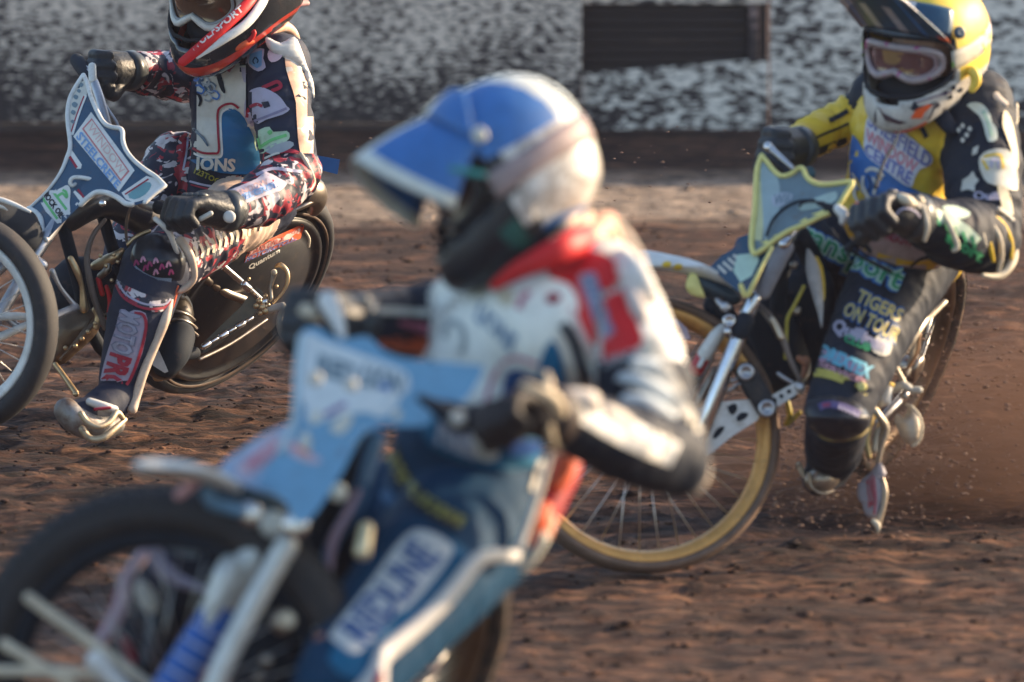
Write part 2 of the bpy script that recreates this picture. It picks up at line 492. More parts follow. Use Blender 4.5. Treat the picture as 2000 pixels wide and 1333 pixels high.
def glove(R, parent, wrist, knuck, bar, m, m2=None, sc=1.0, up=(0, -1, 0), thumb=1, name='glove', voxel=.0035):
    """a fist closed round a bar: wrist and knuckle centre in the photo frame, bar = direction of the grip (thumb side positive)"""
    W = R.p(*wrist); K = R.p(*knuck); a = (K-W).normalized(); b = dirv(*bar); b = (b-a*b.dot(a)).normalized()
    n = a.cross(b); u = dirv(*up)
    if n.dot(u) < 0: n = -n
    mb = MB(); L = lambda i, j, k: K+a*(i*sc)+b*(j*sc)+n*(k*sc)
    mb.tube([W-a*.01, W+a*.02, L(-.03, 0, 0)], [.040*sc, .036*sc, .036*sc], 14)
    for j in (-.026, -.009, .009, .026):
        mb.tube([L(-.07, j*.8, .0), L(-.03, j, .004), L(0, j, .006)], [.019*sc, .017*sc, .0155*sc], 12)
    for q, (j, ln, rr) in enumerate(((.031, .95, .0125), (.0105, 1.06, .013), (-.0105, 1.0, .0125), (-.031, .84, .0112))):
        p0 = L(-.008, j, .008); p1 = L(.030*ln, j*1.06, .004-.002*q); p2 = L(.040*ln, j*1.06, -.028*ln); p3 = L(.012, j*1.03, -.046*ln)
        mb.tube([p0, p0.lerp(p1, .5), p1], [rr*1.1*sc, rr*1.02*sc, rr*1.04*sc], 12)
        mb.tube([p1, p2], [rr*1.02*sc, rr*.95*sc], 12); mb.tube([p2, p3], [rr*.95*sc, rr*.85*sc], 12)
    mb.tube([L(-.05, .030, -.008), L(-.018, .050, -.022), L(.012, .046, -.038)], [.017*sc, .0145*sc, .0125*sc], 12)
    mb.tube([L(.012, .046, -.038), L(.030, .026, -.044)], [.0125*sc, .010*sc], 12)
    tmp = mb.build('tmp', [], None)
    md = tmp.modifiers.new('r', 'REMESH'); md.mode = 'VOXEL'; md.voxel_size = voxel
    md = tmp.modifiers.new('s', 'SMOOTH'); md.factor = .5; md.iterations = 2
    dg = bpy.context.evaluated_depsgraph_get(); dg.update()
    me = bpy.data.meshes.new_from_object(tmp.evaluated_get(dg)); bpy.data.objects.remove(tmp)
    off = root_loc(parent)
    for v in me.vertices: v.co -= off
    me.materials.append(m); me.polygons.foreach_set('use_smooth', [True]*len(me.polygons)); me.name = name
    o = bpy.data.objects.new(name, me); COL.objects.link(o); o.parent = parent
    # raised knuckle guard and cuff band
    cf = MB(); cf.tube([W-a*.012*sc, W+a*.0*sc, W+a*.012*sc], [.042*sc, .0405*sc, .0385*sc], 20, False)
    cf.build('cuff', m2 or m, o)
    for j in (.026, .009, -.009, -.026):
        kg = MB(); kg.ell(L(-.004, j, .020), (a, b, n), (.014*sc, .0075*sc, .006*sc), 10, 6); kg.build('knuckle_pad', m2 or m, o)
    return o, L

# ------------------------------------------------------------------ helmets
def helmet(R, parent, c, fwd, up, sc, mats, colfn, peak, gog, name='helmet', off=(0, 0, 0)):
    """mats: list for the shell; colfn(az, el, side) -> index; peak dict; gog dict"""
    f = dirv(*fwd); u0 = dirv(*up); s = f.cross(u0).normalized(); u = s.cross(f).normalized()    # s: rider's right
    C = R.p(*c)
    def rad(az, el):
        ca, sa, ce, se = math.cos(az), math.sin(az), math.cos(el), math.sin(el)
        d = (ce*ca, ce*sa, se)
        bx = .142 if d[0] < 0 else .122
        bz = .128 if se > 0 else .150
        r = 1/(abs(d[0]/bx)**2.3+abs(d[1]/.117)**2.3+abs(d[2]/bz)**2.3)**(1/2.3)
        g = math.exp(-((math.degrees(el)+38)/20)**2)*math.exp(-(math.degrees(az)/40)**2)
        r *= 1+.54*g
        g2 = math.exp(-((math.degrees(el)-8)/18)**2)*math.exp(-(math.degrees(az)/55)**2)
        r *= 1+.06*g2
        # neck cut and back skirt
        if se < 0: r *= 1-.25*max(0, -se-.55)*(1 if d[0] < .2 else .3)
        return r*sc
    def pt(az, el, k=1.0, d=0.0):
        r = rad(az, el)*k+d
        return C+f*(r*math.cos(el)*math.cos(az))+s*(r*math.cos(el)*math.sin(az))+u*(r*math.sin(el))
    def port(a, e):   # inside the eye port
        return abs(a) < 60 and -26+abs(a)*.10 < e < 24-abs(a)*.05
    NA, NE = 144, 76; EL0, EL1 = -62, 90
    V = []; 
    for j in range(NE+1):
        e = R_(EL0+(EL1-EL0)*j/NE)
        for i in range(NA): V.append(pt(2*math.pi*i/NA-math.pi, e))
    F = []; MI = []
    for j in range(NE):
        e = EL0+(EL1-EL0)*(j+.5)/NE
        for i in range(NA):
            a = 360*(i+.5)/NA-180
            if port(a, e): continue
            F.append((j*NA+i, j*NA+(i+1) % NA, (j+1)*NA+(i+1) % NA, (j+1)*NA+i)); MI.append(colfn(a, e))
    H = link_mesh(name, V, F, mats, parent, MI)
    bm = bmesh.new(); bm.from_mesh(H.data); bmesh.ops.remove_doubles(bm, verts=bm.verts, dist=.0004)
    bmesh.ops.recalc_face_normals(bm, faces=bm.faces); bm.to_mesh(H.data); bm.free()
    md = H.modifiers.new('s', 'SOLIDIFY'); md.thickness = .012; md.offset = -1
    hb = BVHTree.FromPolygons(V, F)
    dark = mat('helmet_lining', (.012, .014, .02), .9, dirt=.1)
    # padding inside and rubber edge round the port and the bottom
    rb = MB(); ring = []
    for k in range(48):
        t = 2*math.pi*k/48; ring.append(pt(R_(60*math.copysign(abs(math.cos(t))**.6, math.cos(t))), R_((24 if math.sin(t) > 0 else 23)*math.copysign(abs(math.sin(t))**.7, math.sin(t))), 1.0, -.002))
    rb.tube(ring, .0045, 6, closed=True)
    rb.build('port_trim', dark, H)
    rb = MB(); rb.tube([pt(2*math.pi*k/48, R_(-62), 1.0, -.003) for k in range(48)], .007, 8, closed=True); rb.build('edge_trim', gog.get('edge', dark), H)
    cl = MB(); cl.ell(C+f*(.030*sc)-u*(.082*sc), (f, s, u), (.082*sc, .088*sc, .045*sc), 24, 12); cl.build('chin_lining', dark, H)
    # goggles: frame, lens, strap
    fr = MB(); lens = MB(); ring = []; NL = 14
    ga, ge = gog.get('a', 46), gog.get('e', 19); gd = gog.get('d', -.012)
    def gp(t, k=1.0, d=0.0):
        ct, st = math.cos(t), math.sin(t)
        a = ga*k*math.copysign(abs(ct)**.7, ct); e = ge*k*math.copysign(abs(st)**.75, st)-1
        if st < 0: e += ge*k*.42*math.exp(-(a/11)**2)
        return pt(R_(a), R_(e), 1, gd+d)
    for k in range(64): ring.append(gp(2*math.pi*k/64))
    fr.tube(ring, .0085, 8, closed=True)
    lv = []; lf = []
    for j in range(NL+1):
        for k in range(64): lv.append(gp(2*math.pi*k/64, j/NL, -.002))
    for j in range(NL):
        for k in range(64): lf.append((j*64+k, j*64+(k+1) % 64, (j+1)*64+(k+1) % 64, (j+1)*64+k))
    lens.add(lv, lf)
    G = fr.build('goggles', gog['frame'], H); lens.build('lens', gog['lens'], G)
    if gog.get('inner'):
        i2 = MB(); i2.tube([gp(2*math.pi*k/64, .86, .002) for k in range(64)], .004, 6, closed=True); i2.build('lens_seal', gog['inner'], G)
    st = MB(); sv = []; NS = 60
    for k in range(NS+1):
        a = 56+(304-56)*k/NS; aa = a if a <= 180 else a-360
        el = gog.get('sel', 0)+6*math.sin(math.pi*k/NS)
        for j in range(4): sv.append(pt(R_(aa), R_(el-9+6*j), 1, .003))
    st.add(sv, [(k*4+j, k*4+j+1, (k+1)*4+j+1, (k+1)*4+j) for k in range(NS) for j in range(3)])
    o = st.build('goggle_strap', gog['strap'], G); mm = o.modifiers.new('s', 'SOLIDIFY'); mm.thickness = .003
    # nose guard of the goggles and dark face cloth
    # peak
    if peak:
        NU, NVv = 24, 16; pv = []; pm = []
        L = peak['len']*sc; hw = peak.get('w', 62); e0 = peak.get('e0', 30); droop = peak.get('droop', .10)
        def pk(uu, vv):
            az = R_(hw*uu); base = pt(az, R_(e0-peak.get('side', 7)*abs(uu)**2), 1, .007)
            fw = L*vv*(1-peak.get('short', .18)*abs(uu)**2.5)
            up_ = peak.get('rise', .25)*fw-droop*L*vv*vv-abs(uu)**2.2*(.012+peak.get('curl', .02)*vv)*sc
            side = -(s*(uu*.10*L*vv))
            return base+f*fw+u*up_+side
        for j in range(NVv+1):
            for i in range(NU+1): pv.append(pk(-1+2*i/NU, j/NVv))
        # crown part of the peak lying on the shell
        pf = []; 
        for j in range(NVv):
            for i in range(NU):
                pf.append((j*(NU+1)+i, j*(NU+1)+i+1, (j+1)*(NU+1)+i+1, (j+1)*(NU+1)+i)); pm.append(peak['fn'](-1+2*(i+.5)/NU, (j+.5)/NVv))
        base = len(pv); NB = 8; E1 = peak.get('e1', 62)
        for j in range(NB+1):
            for i in range(NU+1):
                uu = -1+2*i/NU; es = e0-peak.get('side', 7)*abs(uu)**2; el = es+(E1-es)*j/NB*(1-.35*abs(uu)**2)
                pv.append(pt(R_(hw*uu*(1+.2*j/NB)), R_(el), 1, .007))
        for j in range(NB):
            for i in range(NU):
                pf.append((base+j*(NU+1)+i, base+j*(NU+1)+i+1, base+(j+1)*(NU+1)+i+1, base+(j+1)*(NU+1)+i)); pm.append(peak['fn'](-1+2*(i+.5)/NU, -(j+.5)/NB))
        pko = link_mesh('peak', pv, pf, peak['mats'], H, pm)
        mm = pko.modifiers.new('s', 'SOLIDIFY'); mm.thickness = .004
        for sg in (-1, 1):
            sc_ = MB(); cpt = pt(R_(sg*66), R_(24), 1, .010); nn = (cpt-C).normalized(); sc_.lathe(cpt, nn, [(.013, -.004), (.013, .002), (.010, .005), (.004, .005), (.0001, .003)], 20)
            sc_.build('peak_screw', peak['screw'], H)
    return H, pt, hb, (f, s, u, C)

def face_extra(R, c, fwd, up, sc=1.0):
    """head volume (with brow, nose, cheeks, chin) that joins the body skin"""
    f = dirv(*fwd); u0 = dirv(*up); s = f.cross(u0).normalized(); u = s.cross(f).normalized(); C = R.p(*c)-f*.022
    def fn(mb):
        mb.ell(C-f*.005, (f, s, u), (.095*sc, .076*sc, .11*sc), 24, 16)
        mb.ell(C+f*.055*sc-u*.062*sc, (f, s, u), (.042*sc, .045*sc, .045*sc))
        mb.tube([C+f*.088*sc+u*.018*sc, C+f*.112*sc-u*.02*sc], [.010*sc, .015*sc], 10)
        for g in (-1, 1):
            mb.ell(C+f*.078*sc+s*(.030*g*sc)-u*.02*sc, (f, s, u), (.022*sc, .024*sc, .02*sc))
            mb.tube([C+f*.09*sc+s*(.014*g*sc)+u*.03*sc, C+f*.076*sc+s*(.048*g*sc)+u*.03*sc], .011*sc, 8)
            mb.ell(C+s*(.078*g*sc)-u*.01*sc, (f, s, u), (.018*sc, .008*sc, .03*sc))
        mb.tube([C+f*.086*sc+s*.018*sc-u*.055*sc, C+f*.086*sc-s*.018*sc-u*.055*sc], .011*sc, 8)
    return fn
def eyes(R, parent, c, fwd, up, sc=1.0):
    f = dirv(*fwd); u0 = dirv(*up); s = f.cross(u0).normalized(); u = s.cross(f).normalized(); C = R.p(*c)-f*.022
    for g in (-1, 1):
        mb = MB(); mb.ell(C+f*.087*sc+s*(.031*g*sc)+u*.008*sc, (f, s, u), (.013, .013, .009), 16, 10)
        e = mb.build('eye', mat('eye_white', (.6, .58, .55), .3, dirt=0, bump=0), parent)
        mb = MB(); mb.ell(C+f*.0975*sc+s*(.031*g*sc)+u*.008*sc, (f, s, u), (.004, .0055, .0055), 12, 8)
        mb.build('pupil', mat('pupil', (.01, .01, .012), .2, dirt=0, bump=0), e)
# ------------------------------------------------------------------ setting
def node_ground():
    m = bpy.data.materials.new('shale_ground'); m.use_nodes = True
    N = m.node_tree.nodes; L = m.node_tree.links; b = N['Principled BSDF']
    tc = N.new('ShaderNodeTexCoord')
    def nz(sc, st, det=6, rg=.65, dist=0):
        mp = N.new('ShaderNodeMapping'); mp.inputs['Scale'].default_value = st; L.new(tc.outputs['Object'], mp.inputs['Vector'])
        n = N.new('ShaderNodeTexNoise'); n.inputs['Scale'].default_value = sc; n.inputs['Detail'].default_value = det; n.inputs['Roughness'].default_value = rg
        n.inputs['Distortion'].default_value = dist
        L.new(mp.outputs['Vector'], n.inputs['Vector']); return n.outputs['Fac']
    def ramp(inp, els):
        r = N.new('ShaderNodeValToRGB'); e = r.color_ramp.elements
        while len(e) < len(els): e.new(.5)
        for k, (p, c) in enumerate(els): e[k].position = p; e[k].color = (*c, 1)
        L.new(inp, r.inputs['Fac']); return r.outputs['Color']
    def mix(f, a, c, mode='MIX'):
        x = N.new('ShaderNodeMix'); x.data_type = 'RGBA'; x.blend_type = mode
        for k, v in ((0, f), (6, a), (7, c)):
            if isinstance(v, (tuple, float)): x.inputs[k].default_value = v if k == 0 else (*v, 1)
            else: L.new(v, x.inputs[k])
        return x.outputs[2]
    c1 = ramp(nz(12, (.35, 1.3, 1)), [(.34, (.026, .014, .012)), (.5, (.060, .032, .022)), (.66, (.165, .094, .058))])
    big = ramp(nz(1.6, (.5, 1.8, 1), 4), [(.38, (.60, .58, .62)), (.60, (1.25, 1.15, 1.05))])
    c = mix(1.0, c1, big, 'MULTIPLY')
    fine = ramp(nz(46, (.30, 1.25, 1), 6, .72), [(.40, (.16, .15, .17)), (.50, (.9, .9, .9)), (.62, (1.9, 1.75, 1.6))])
    c = mix(1.0, c, fine, 'MULTIPLY')
    strk = ramp(nz(7, (.08, 1.6, 1), 5, .65), [(.36, (.45, .43, .45)), (.5, (1, 1, 1)), (.68, (1.35, 1.28, 1.22))])
    c = mix(1.0, c, strk, 'MULTIPLY')
    # pale sunlit band, painted up to the edge of the fence's shadow
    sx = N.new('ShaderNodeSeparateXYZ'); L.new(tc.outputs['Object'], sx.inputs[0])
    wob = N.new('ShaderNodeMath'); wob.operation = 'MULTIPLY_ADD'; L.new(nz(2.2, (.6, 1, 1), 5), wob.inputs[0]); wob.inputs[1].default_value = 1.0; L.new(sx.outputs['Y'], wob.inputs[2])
    mr = N.new('ShaderNodeMapRange'); mr.inputs['From Min'].default_value = LIT0+.98; mr.inputs['From Max'].default_value = LIT0+1.22; L.new(wob.outputs[0], mr.inputs['Value'])
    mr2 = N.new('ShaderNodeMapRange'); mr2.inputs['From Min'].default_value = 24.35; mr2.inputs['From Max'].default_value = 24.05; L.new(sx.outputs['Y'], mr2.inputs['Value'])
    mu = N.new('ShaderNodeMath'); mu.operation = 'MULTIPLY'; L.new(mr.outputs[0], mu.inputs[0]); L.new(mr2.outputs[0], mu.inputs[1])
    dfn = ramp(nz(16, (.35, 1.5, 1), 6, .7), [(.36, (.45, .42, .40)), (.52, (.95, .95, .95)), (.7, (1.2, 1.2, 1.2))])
    lit_band = mix(1.0, mix(1.0, (.34, .27, .21), dfn, 'MULTIPLY'), fine, 'MULTIPLY')
    c = mix(mu.outputs[0], c, lit_band)
    L.new(c, b.inputs['Base Color']); b.inputs['Roughness'].default_value = .85; b.inputs['Specular IOR Level'].default_value = .25
    bp = N.new('ShaderNodeBump'); bp.inputs['Strength'].default_value = .9; bp.inputs['Distance'].default_value = .012
    L.new(nz(48, (.5, 1.3, 1), 6, .7), bp.inputs['Height']); L.new(bp.outputs['Normal'], b.inputs['Normal'])
    return m
WPPM = 660.0
YW = P(1000, 265, FPX/WPPM).y          # the fence line
LIT0 = 22.62  # near edge of the painted sunlit band
def vnoise(x, y, seed):
    """cheap tileless value noise on arrays"""
    xi = np.floor(x).astype(np.int64); yi = np.floor(y).astype(np.int64); fx = x-xi; fy = y-yi
    def h(a, b):
        n = (a*374761393+b*668265263+seed*1442695041) & 0xffffffff; n = ((n ^ (n >> 13))*1274126177) & 0xffffffff
        return ((n ^ (n >> 16)) & 0xffff)/65535.0
    fx = fx*fx*(3-2*fx); fy = fy*fy*(3-2*fy)
    return (h(xi, yi)*(1-fx)+h(xi+1, yi)*fx)*(1-fy)+(h(xi, yi+1)*(1-fx)+h(xi+1, yi+1)*fx)*fy
def gz(x, y):
    z = .016*(vnoise(x*.9, y*3.0, 1)-.5)+.010*(vnoise(x*2.6+y*.5, y*9, 2)-.5)+.013*(vnoise(x*6+y*.8, y*19, 3)-.5)+.020*(vnoise(x*13, y*33, 4)-.5)+.014*(vnoise(x*30, y*48, 5)-.5)
    amp = np.clip((22.6-y)/1.0, .25, 1)*np.clip(.5+(y-15.5)/5.0, .5, 1)
    z = z*amp
    t = np.clip((y-(YW-1.5))/1.4, 0, 1); z = z+.05*t*t*(3-2*t)
    return z
xs = np.concatenate([-np.geomspace(400, 2.7, 26), np.arange(-2.5, 2.5, .016), np.geomspace(2.7, 400, 26)])
ys = np.concatenate([np.linspace(-60, 11, 12), np.arange(12.2, YW+.2, .020), np.geomspace(YW+.6, 600, 20)])
X, Y = np.meshgrid(xs, ys); Z = gz(X, Y); Z[(np.abs(X) > 2.6) | (Y < 12) | (Y > YW+.4)] *= .3
nx, ny = len(xs), len(ys)
me = bpy.data.meshes.new('ground'); me.vertices.add(nx*ny); me.vertices.foreach_set('co', np.stack([X, Y, Z], -1).astype(np.float32).ravel())
I = np.arange(nx*ny).reshape(ny, nx); Fq = np.stack([I[:-1, :-1], I[:-1, 1:], I[1:, 1:], I[1:, :-1]], -1).reshape(-1, 4)
me.loops.add(len(Fq)*4); me.loops.foreach_set('vertex_index', Fq.ravel().astype(np.int32)); me.polygons.add(len(Fq))
me.polygons.foreach_set('loop_start', (np.arange(len(Fq))*4).astype(np.int32)); me.polygons.foreach_set('use_smooth', np.ones(len(Fq), bool)); me.update(); me.validate()
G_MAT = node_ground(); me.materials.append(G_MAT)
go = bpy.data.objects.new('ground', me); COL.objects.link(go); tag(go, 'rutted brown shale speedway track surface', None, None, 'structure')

# loose clods lying on the track
def lump(mb, c, r, rnd):
    vs = []; t = (1+5**.5)/2
    for v in ((-1, t, 0), (1, t, 0), (-1, -t, 0), (1, -t, 0), (0, -1, t), (0, 1, t), (0, -1, -t), (0, 1, -t), (t, 0, -1), (t, 0, 1), (-t, 0, -1), (-t, 0, 1)):
        d = Vector(v).normalized(); k = r*rnd.uniform(.6, 1.25); vs.append(c+Vector((d.x*k*1.5, d.y*k, d.z*k*.6)))
    mb.add(vs, [(0, 11, 5), (0, 5, 1), (0, 1, 7), (0, 7, 10), (0, 10, 11), (1, 5, 9), (5, 11, 4), (11, 10, 2), (10, 7, 6), (7, 1, 8), (3, 9, 4), (3, 4, 2), (3, 2, 6), (3, 6, 8), (3, 8, 9), (4, 9, 5), (2, 4, 11), (6, 2, 10), (8, 6, 7), (9, 8, 1)])
rnd = random.Random(3); mb = MB()
for k in range(9000):
    y = rnd.uniform(14.0, YW-.9); x = rnd.uniform(-.072, .072)*y*1.0
    if rnd.random() > (.95 if x < .2 else .6): continue
    r = rnd.choice((.002, .0025, .003, .003, .004, .005, .007)) if rnd.random() < .985 else .012
    lump(mb, Vector((x, y, float(gz(np.array(x), np.array(y)))+r*.2)), r, rnd)
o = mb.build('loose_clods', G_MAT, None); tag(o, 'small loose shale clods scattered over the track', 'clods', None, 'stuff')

# fence
def node_fence(name, paint, thr0, thr1, z_hi, z_lo, sc=1.0):
    m = bpy.data.materials.new(name); m.use_nodes = True
    N = m.node_tree.nodes; L = m.node_tree.links; b = N['Principled BSDF']
    tc = N.new('ShaderNodeTexCoord')
    def nz(s_, st, det, rg, dist=0.0):
        mp = N.new('ShaderNodeMapping'); mp.inputs['Scale'].default_value = st; L.new(tc.outputs['Object'], mp.inputs['Vector'])
        n = N.new('ShaderNodeTexNoise'); n.inputs['Scale'].default_value = s_; n.inputs['Detail'].default_value = det; n.inputs['Roughness'].default_value = rg; n.inputs['Distortion'].default_value = dist
        L.new(mp.outputs['Vector'], n.inputs['Vector']); return n.outputs['Fac']
    a = nz(38*sc, (.52, 1, 1.6), 3, .6, .4); big = nz(3, (1, 1, 1.6), 3, .5)
    sx = N.new('ShaderNodeSeparateXYZ'); L.new(tc.outputs['Object'], sx.inputs[0])
    mr = N.new('ShaderNodeMapRange'); mr.inputs['From Min'].default_value = z_lo; mr.inputs['From Max'].default_value = z_hi
    mr.inputs['To Min'].default_value = thr1; mr.inputs['To Max'].default_value = thr0; L.new(sx.outputs['Z'], mr.inputs['Value'])
    s1 = N.new('ShaderNodeMath'); s1.operation = 'SUBTRACT'; L.new(a, s1.inputs[0]); L.new(mr.outputs[0], s1.inputs[1])
    s2 = N.new('ShaderNodeMath'); s2.operation = 'MULTIPLY_ADD'; L.new(big, s2.inputs[0]); s2.inputs[1].default_value = .30; L.new(s1.outputs[0], s2.inputs[2])
    r = N.new('ShaderNodeValToRGB'); e = r.color_ramp.elements; e.new(.5)
    for k, (p_, c) in enumerate(((.11, (.035, .026, .028)), (.15, tuple(.42*x for x in paint)), (.205, paint))): e[k].position = p_; e[k].color = (*c, 1)
    L.new(s2.outputs[0], r.inputs['Fac'])
    L.new(r.outputs['Color'], b.inputs['Base Color']); b.inputs['Roughness'].default_value = .7
    bp = N.new('ShaderNodeBump'); bp.inputs['Strength'].default_value = .5; bp.inputs['Distance'].default_value = .006; bp.invert = True
    L.new(a, bp.inputs['Height']); L.new(bp.outputs['Normal'], b.inputs['Normal'])
    return m
QW = FPX/WPPM
def wx(px): return (px-1000)/WPPM
def wz(py): return P(1000, py, QW).z
ZB = -.1; ZT = 1.0
fence = thing('track_fence', (0, YW, 0), 'mud splattered white boarded safety fence along the far edge of the track', 'fence')
FM1 = node_fence('fence_paint_warm', (.80, .68, .58), .475, .61, wz(60), wz(250), 1.6)
FM2 = node_fence('fence_paint_cool', (.86, .80, .72), .465, .60, wz(130), wz(300), 1.4)
def fbox(name, x0, x1, z0, z1, y0, y1, m, parent, bev=.003):
    mb = MB(); mb.box(Vector(((x0+x1)/2, (y0+y1)/2, (z0+z1)/2)), (Vector((1, 0, 0)), Vector((0, 1, 0)), Vector((0, 0, 1))), ((x1-x0)/2, (y1-y0)/2, (z1-z0)/2))
    return mb.build(name, m, parent, smooth=False, bevel=bev)
# left run: two wide boards, one seam
zs = wz(238)
fbox('board', -30, wx(-320), zs, ZT, YW-.03, YW, FM1, fence)
fbox('board', wx(-318), wx(1136), zs, ZT, YW-.032, YW, FM1, fence)
dk = mat('fence_dark', (.030, .022, .020), .85, dirt=.1, bump=.5, scale=60, stretch=(.2, 1, 1))
kick = mat('kick_board', (.075, .055, .052), .9, dirt=.5, bump=.6, scale=18, stretch=(.5, 1, 1.6), dcol=(.10, .075, .065))
fbox('kick_board', -30, wx(1134), ZB, zs-.004, YW-.02, YW+.01, kick, fence)
# right run around the dark gate
ztop = wz(8); zbot = wz(128)
fbox('board', wx(1504), 30, ZB, ZT, YW+.012, YW+.04, FM2, fence)
fbox('board', wx(1137), wx(1500), ZB, wz(150), YW+.010, YW+.04, FM2, fence)
fbox('board', wx(1137), wx(1500), ztop+.004, ZT, YW+.006, YW+.04, FM1, fence)
# wedge below the sloping gate bottom
mb = MB(); a = [(wx(1137), wz(150)), (wx(1500), wz(150)), (wx(1500), wz(112)), (wx(1462), wz(116)), (wx(1137), wz(143))]
vs = [Vector((x, YW+.010, z)) for x, z in a]+[Vector((x, YW+.036, z)) for x, z in a]; n = len(a)
mb.add(vs, [tuple(range(n)), tuple(range(2*n-1, n-1, -1))]+[(i+n, (i+1) % n+n, (i+1) % n, i) for i in range(n)])
mb.build('board', FM2, fence, smooth=False)
fbox('gate_backing', wx(1132), wx(1478), wz(160), ztop+.02, YW+.045, YW+.055, dk, fence)
for k in range(7):
    z1 = wz(9+k*19.5); z0 = wz(9+(k+1)*19.5-2.0); d = .016+.003*(k % 2)
    o = fbox('slat', wx(1139), wx(1458), z0, z1, YW+.036-d, YW+.04, dk, fence); o.rotation_euler = (0, 0, 0)
pinky = node_fence('gate_frame_paint', (.24, .17, .16), .45, .6, wz(0), wz(120), .8)
fbox('gate_frame', wx(1461), wx(1480), wz(122), ztop, YW+.004, YW+.03, pinky, fence)
fbox('post', wx(1482), wx(1497), wz(122), ZT, YW+.018, YW+.05, dk, fence)
# ------------------------------------------------------------------ shared materials
TYRE = mat('tyre_rubber', (.022, .022, .025), .75, dirt=.25, dcol=(.09, .06, .045), bump=.3)
TYRE_M = mat('muddy_tyre', (.03, .026, .024), .85, dirt=.75, dcol=(.13, .08, .055), bump=.6)
CHROME = mat('chrome', (.62, .62, .64), .22, 1.0, var=.08, dirt=.12, bump=.04)
ALU = mat('brushed_aluminium', (.50, .50, .52), .42, .9, dirt=.25, bump=.08)
STEEL = mat('worn_steel', (.34, .30, .26), .38, 1.0, dirt=.35, bump=.15)
BRONZE = mat('muddy_engine', (.17, .125, .085), .45, .8, dirt=.55, bump=.3)
BLACKP = mat('black_plastic', (.018, .020, .026), .38, dirt=.15, coat=.2)
BLACKM = mat('black_matt', (.010, .017, .028), .8, dirt=.12, spec=.3)
CARBON = mat('carbon_cover', (.012, .014, .018), .42, 0, dirt=.22, dcol=(.10, .07, .045), coat=.5)
WHITEP = mat('white_plastic', (.72, .72, .69), .4, dirt=.12, coat=.2)
CREAM = mat('cream_leather', (.66, .58, .44), .6, dirt=.2)
GOLD = mat('dusty_brass', (.58, .42, .24), .36, .85, dirt=.22, dcol=(.20, .12, .07))
GLOVE = mat('black_glove', (.020, .026, .034), .5, dirt=.15, bump=.5, scale=120)
GLOVE2 = mat('glove_rubber', (.045, .055, .065), .35, dirt=.1)
HOSE = mat('rubber_hose', (.16, .12, .10), .5, dirt=.3)
WIRE = mat('spoke_steel', (.60, .58, .55), .35, 1.0, dirt=.2, bump=0)
DISC = mat('wheel_cover', (.10, .085, .07), .33, .75, dirt=.4, bump=.2, dcol=(.13, .09, .06))
def flat(name, c, rough=.6, dirt=.12, **k): return mat(name, c, rough, dirt=dirt, spec=k.pop('spec', .3), var=k.pop('var', .10), bump=k.pop('bump', .15), **k)
NAVY = flat('navy_kevlar', (.013, .020, .044), .68, bump=.35)
BLACKK = flat('black_kevlar', (.010, .016, .030), .68, bump=.35)
WHITE = flat('white_kevlar', (.70, .69, .66), .55, bump=.3)
OFFW = flat('off_white_cloth', (.62, .60, .54), .7, bump=.3)
RED = flat('red_kevlar', (.62, .018, .022), .5, bump=.3)
ORANGE = flat('orange_red', (.75, .13, .05), .5)
CRIM = flat('crimson_print', (.33, .02, .045), .5)
BLUE = flat('royal_blue', (.020, .095, .30), .5)
MIDB = flat('mid_blue', (.035, .15, .42), .5)
SKYB = flat('sky_blue', (.14, .33, .56), .45)
TEAL = flat('teal_leather', (.004, .12, .25), .6, bump=.3)
TEALD = flat('dark_teal', (.004, .045, .105), .7, spec=.15)
GREEN = flat('lime_print', (.16, .52, .18), .5)
DGREEN = flat('green_print', (.03, .28, .13), .5)
YEL = flat('yellow_kevlar', (.74, .50, .045), .5, bump=.35)
YELP = flat('yellow_trim', (.80, .72, .26), .5, dirt=.2)
LILAC = flat('lilac_print', (.42, .40, .52), .55)
PINK = flat('pink_print', (.62, .30, .42), .55)
GREYP = flat('grey_print', (.34, .37, .40), .55)
GREY = flat('grey_panel', (.17, .24, .28), .45, dirt=.3)
SLATE = flat('slate_blue_panel', (.035, .085, .15), .4, dirt=.28, coat=.2, bump=.05)
CAMO = mat('camouflage_kevlar', (.016, .020, .042), .55, var=.1, dirt=.1, bump=.35, col2=[((.40, .03, .05), 21, .54), ((.66, .60, .62), 25, .545), ((.012, .016, .04), 30, .60)])
CAMO2 = mat('dark_camouflage', (.016, .020, .042), .55, var=.1, dirt=.1, bump=.35, col2=[((.30, .02, .04), 14, .62), ((.35, .33, .38), 24, .66)])
RIMGOLD = mat('gold_rim', (.72, .36, .10), .42, .4, dirt=.25, dcol=(.22, .13, .07))
SKIN = mat('skin', (.42, .24, .17), .55, dirt=.1, bump=.1)
TYRE_T = mat('tan_caked_tyre', (.16, .10, .07), .85, dirt=.5, dcol=(.22, .14, .095), bump=.6)
# ================================================================== LEFT RIDER (red, white and navy suit)
R = Rider(855)
gl = R.p(300, 800, 0); gl.z = 0
bike = thing('speedway_motorcycle', gl, 'leaning speedway motorcycle with slate blue front shield and black disc on its rear wheel', 'motorcycle', 'motorcycles in the race')
man = thing('person', gl, 'rider in red, white and navy patterned suit with blue and white tabard and steel shoe', 'person', 'riders in the race')
T = lambda nm, pts, r, m, par=None, **k: R.tube(nm, pts, r, m, par or bike, **k)
D = lambda nm, c, r, m, par=None, **k: R.disc(nm, c, r, m, par or bike, **k)

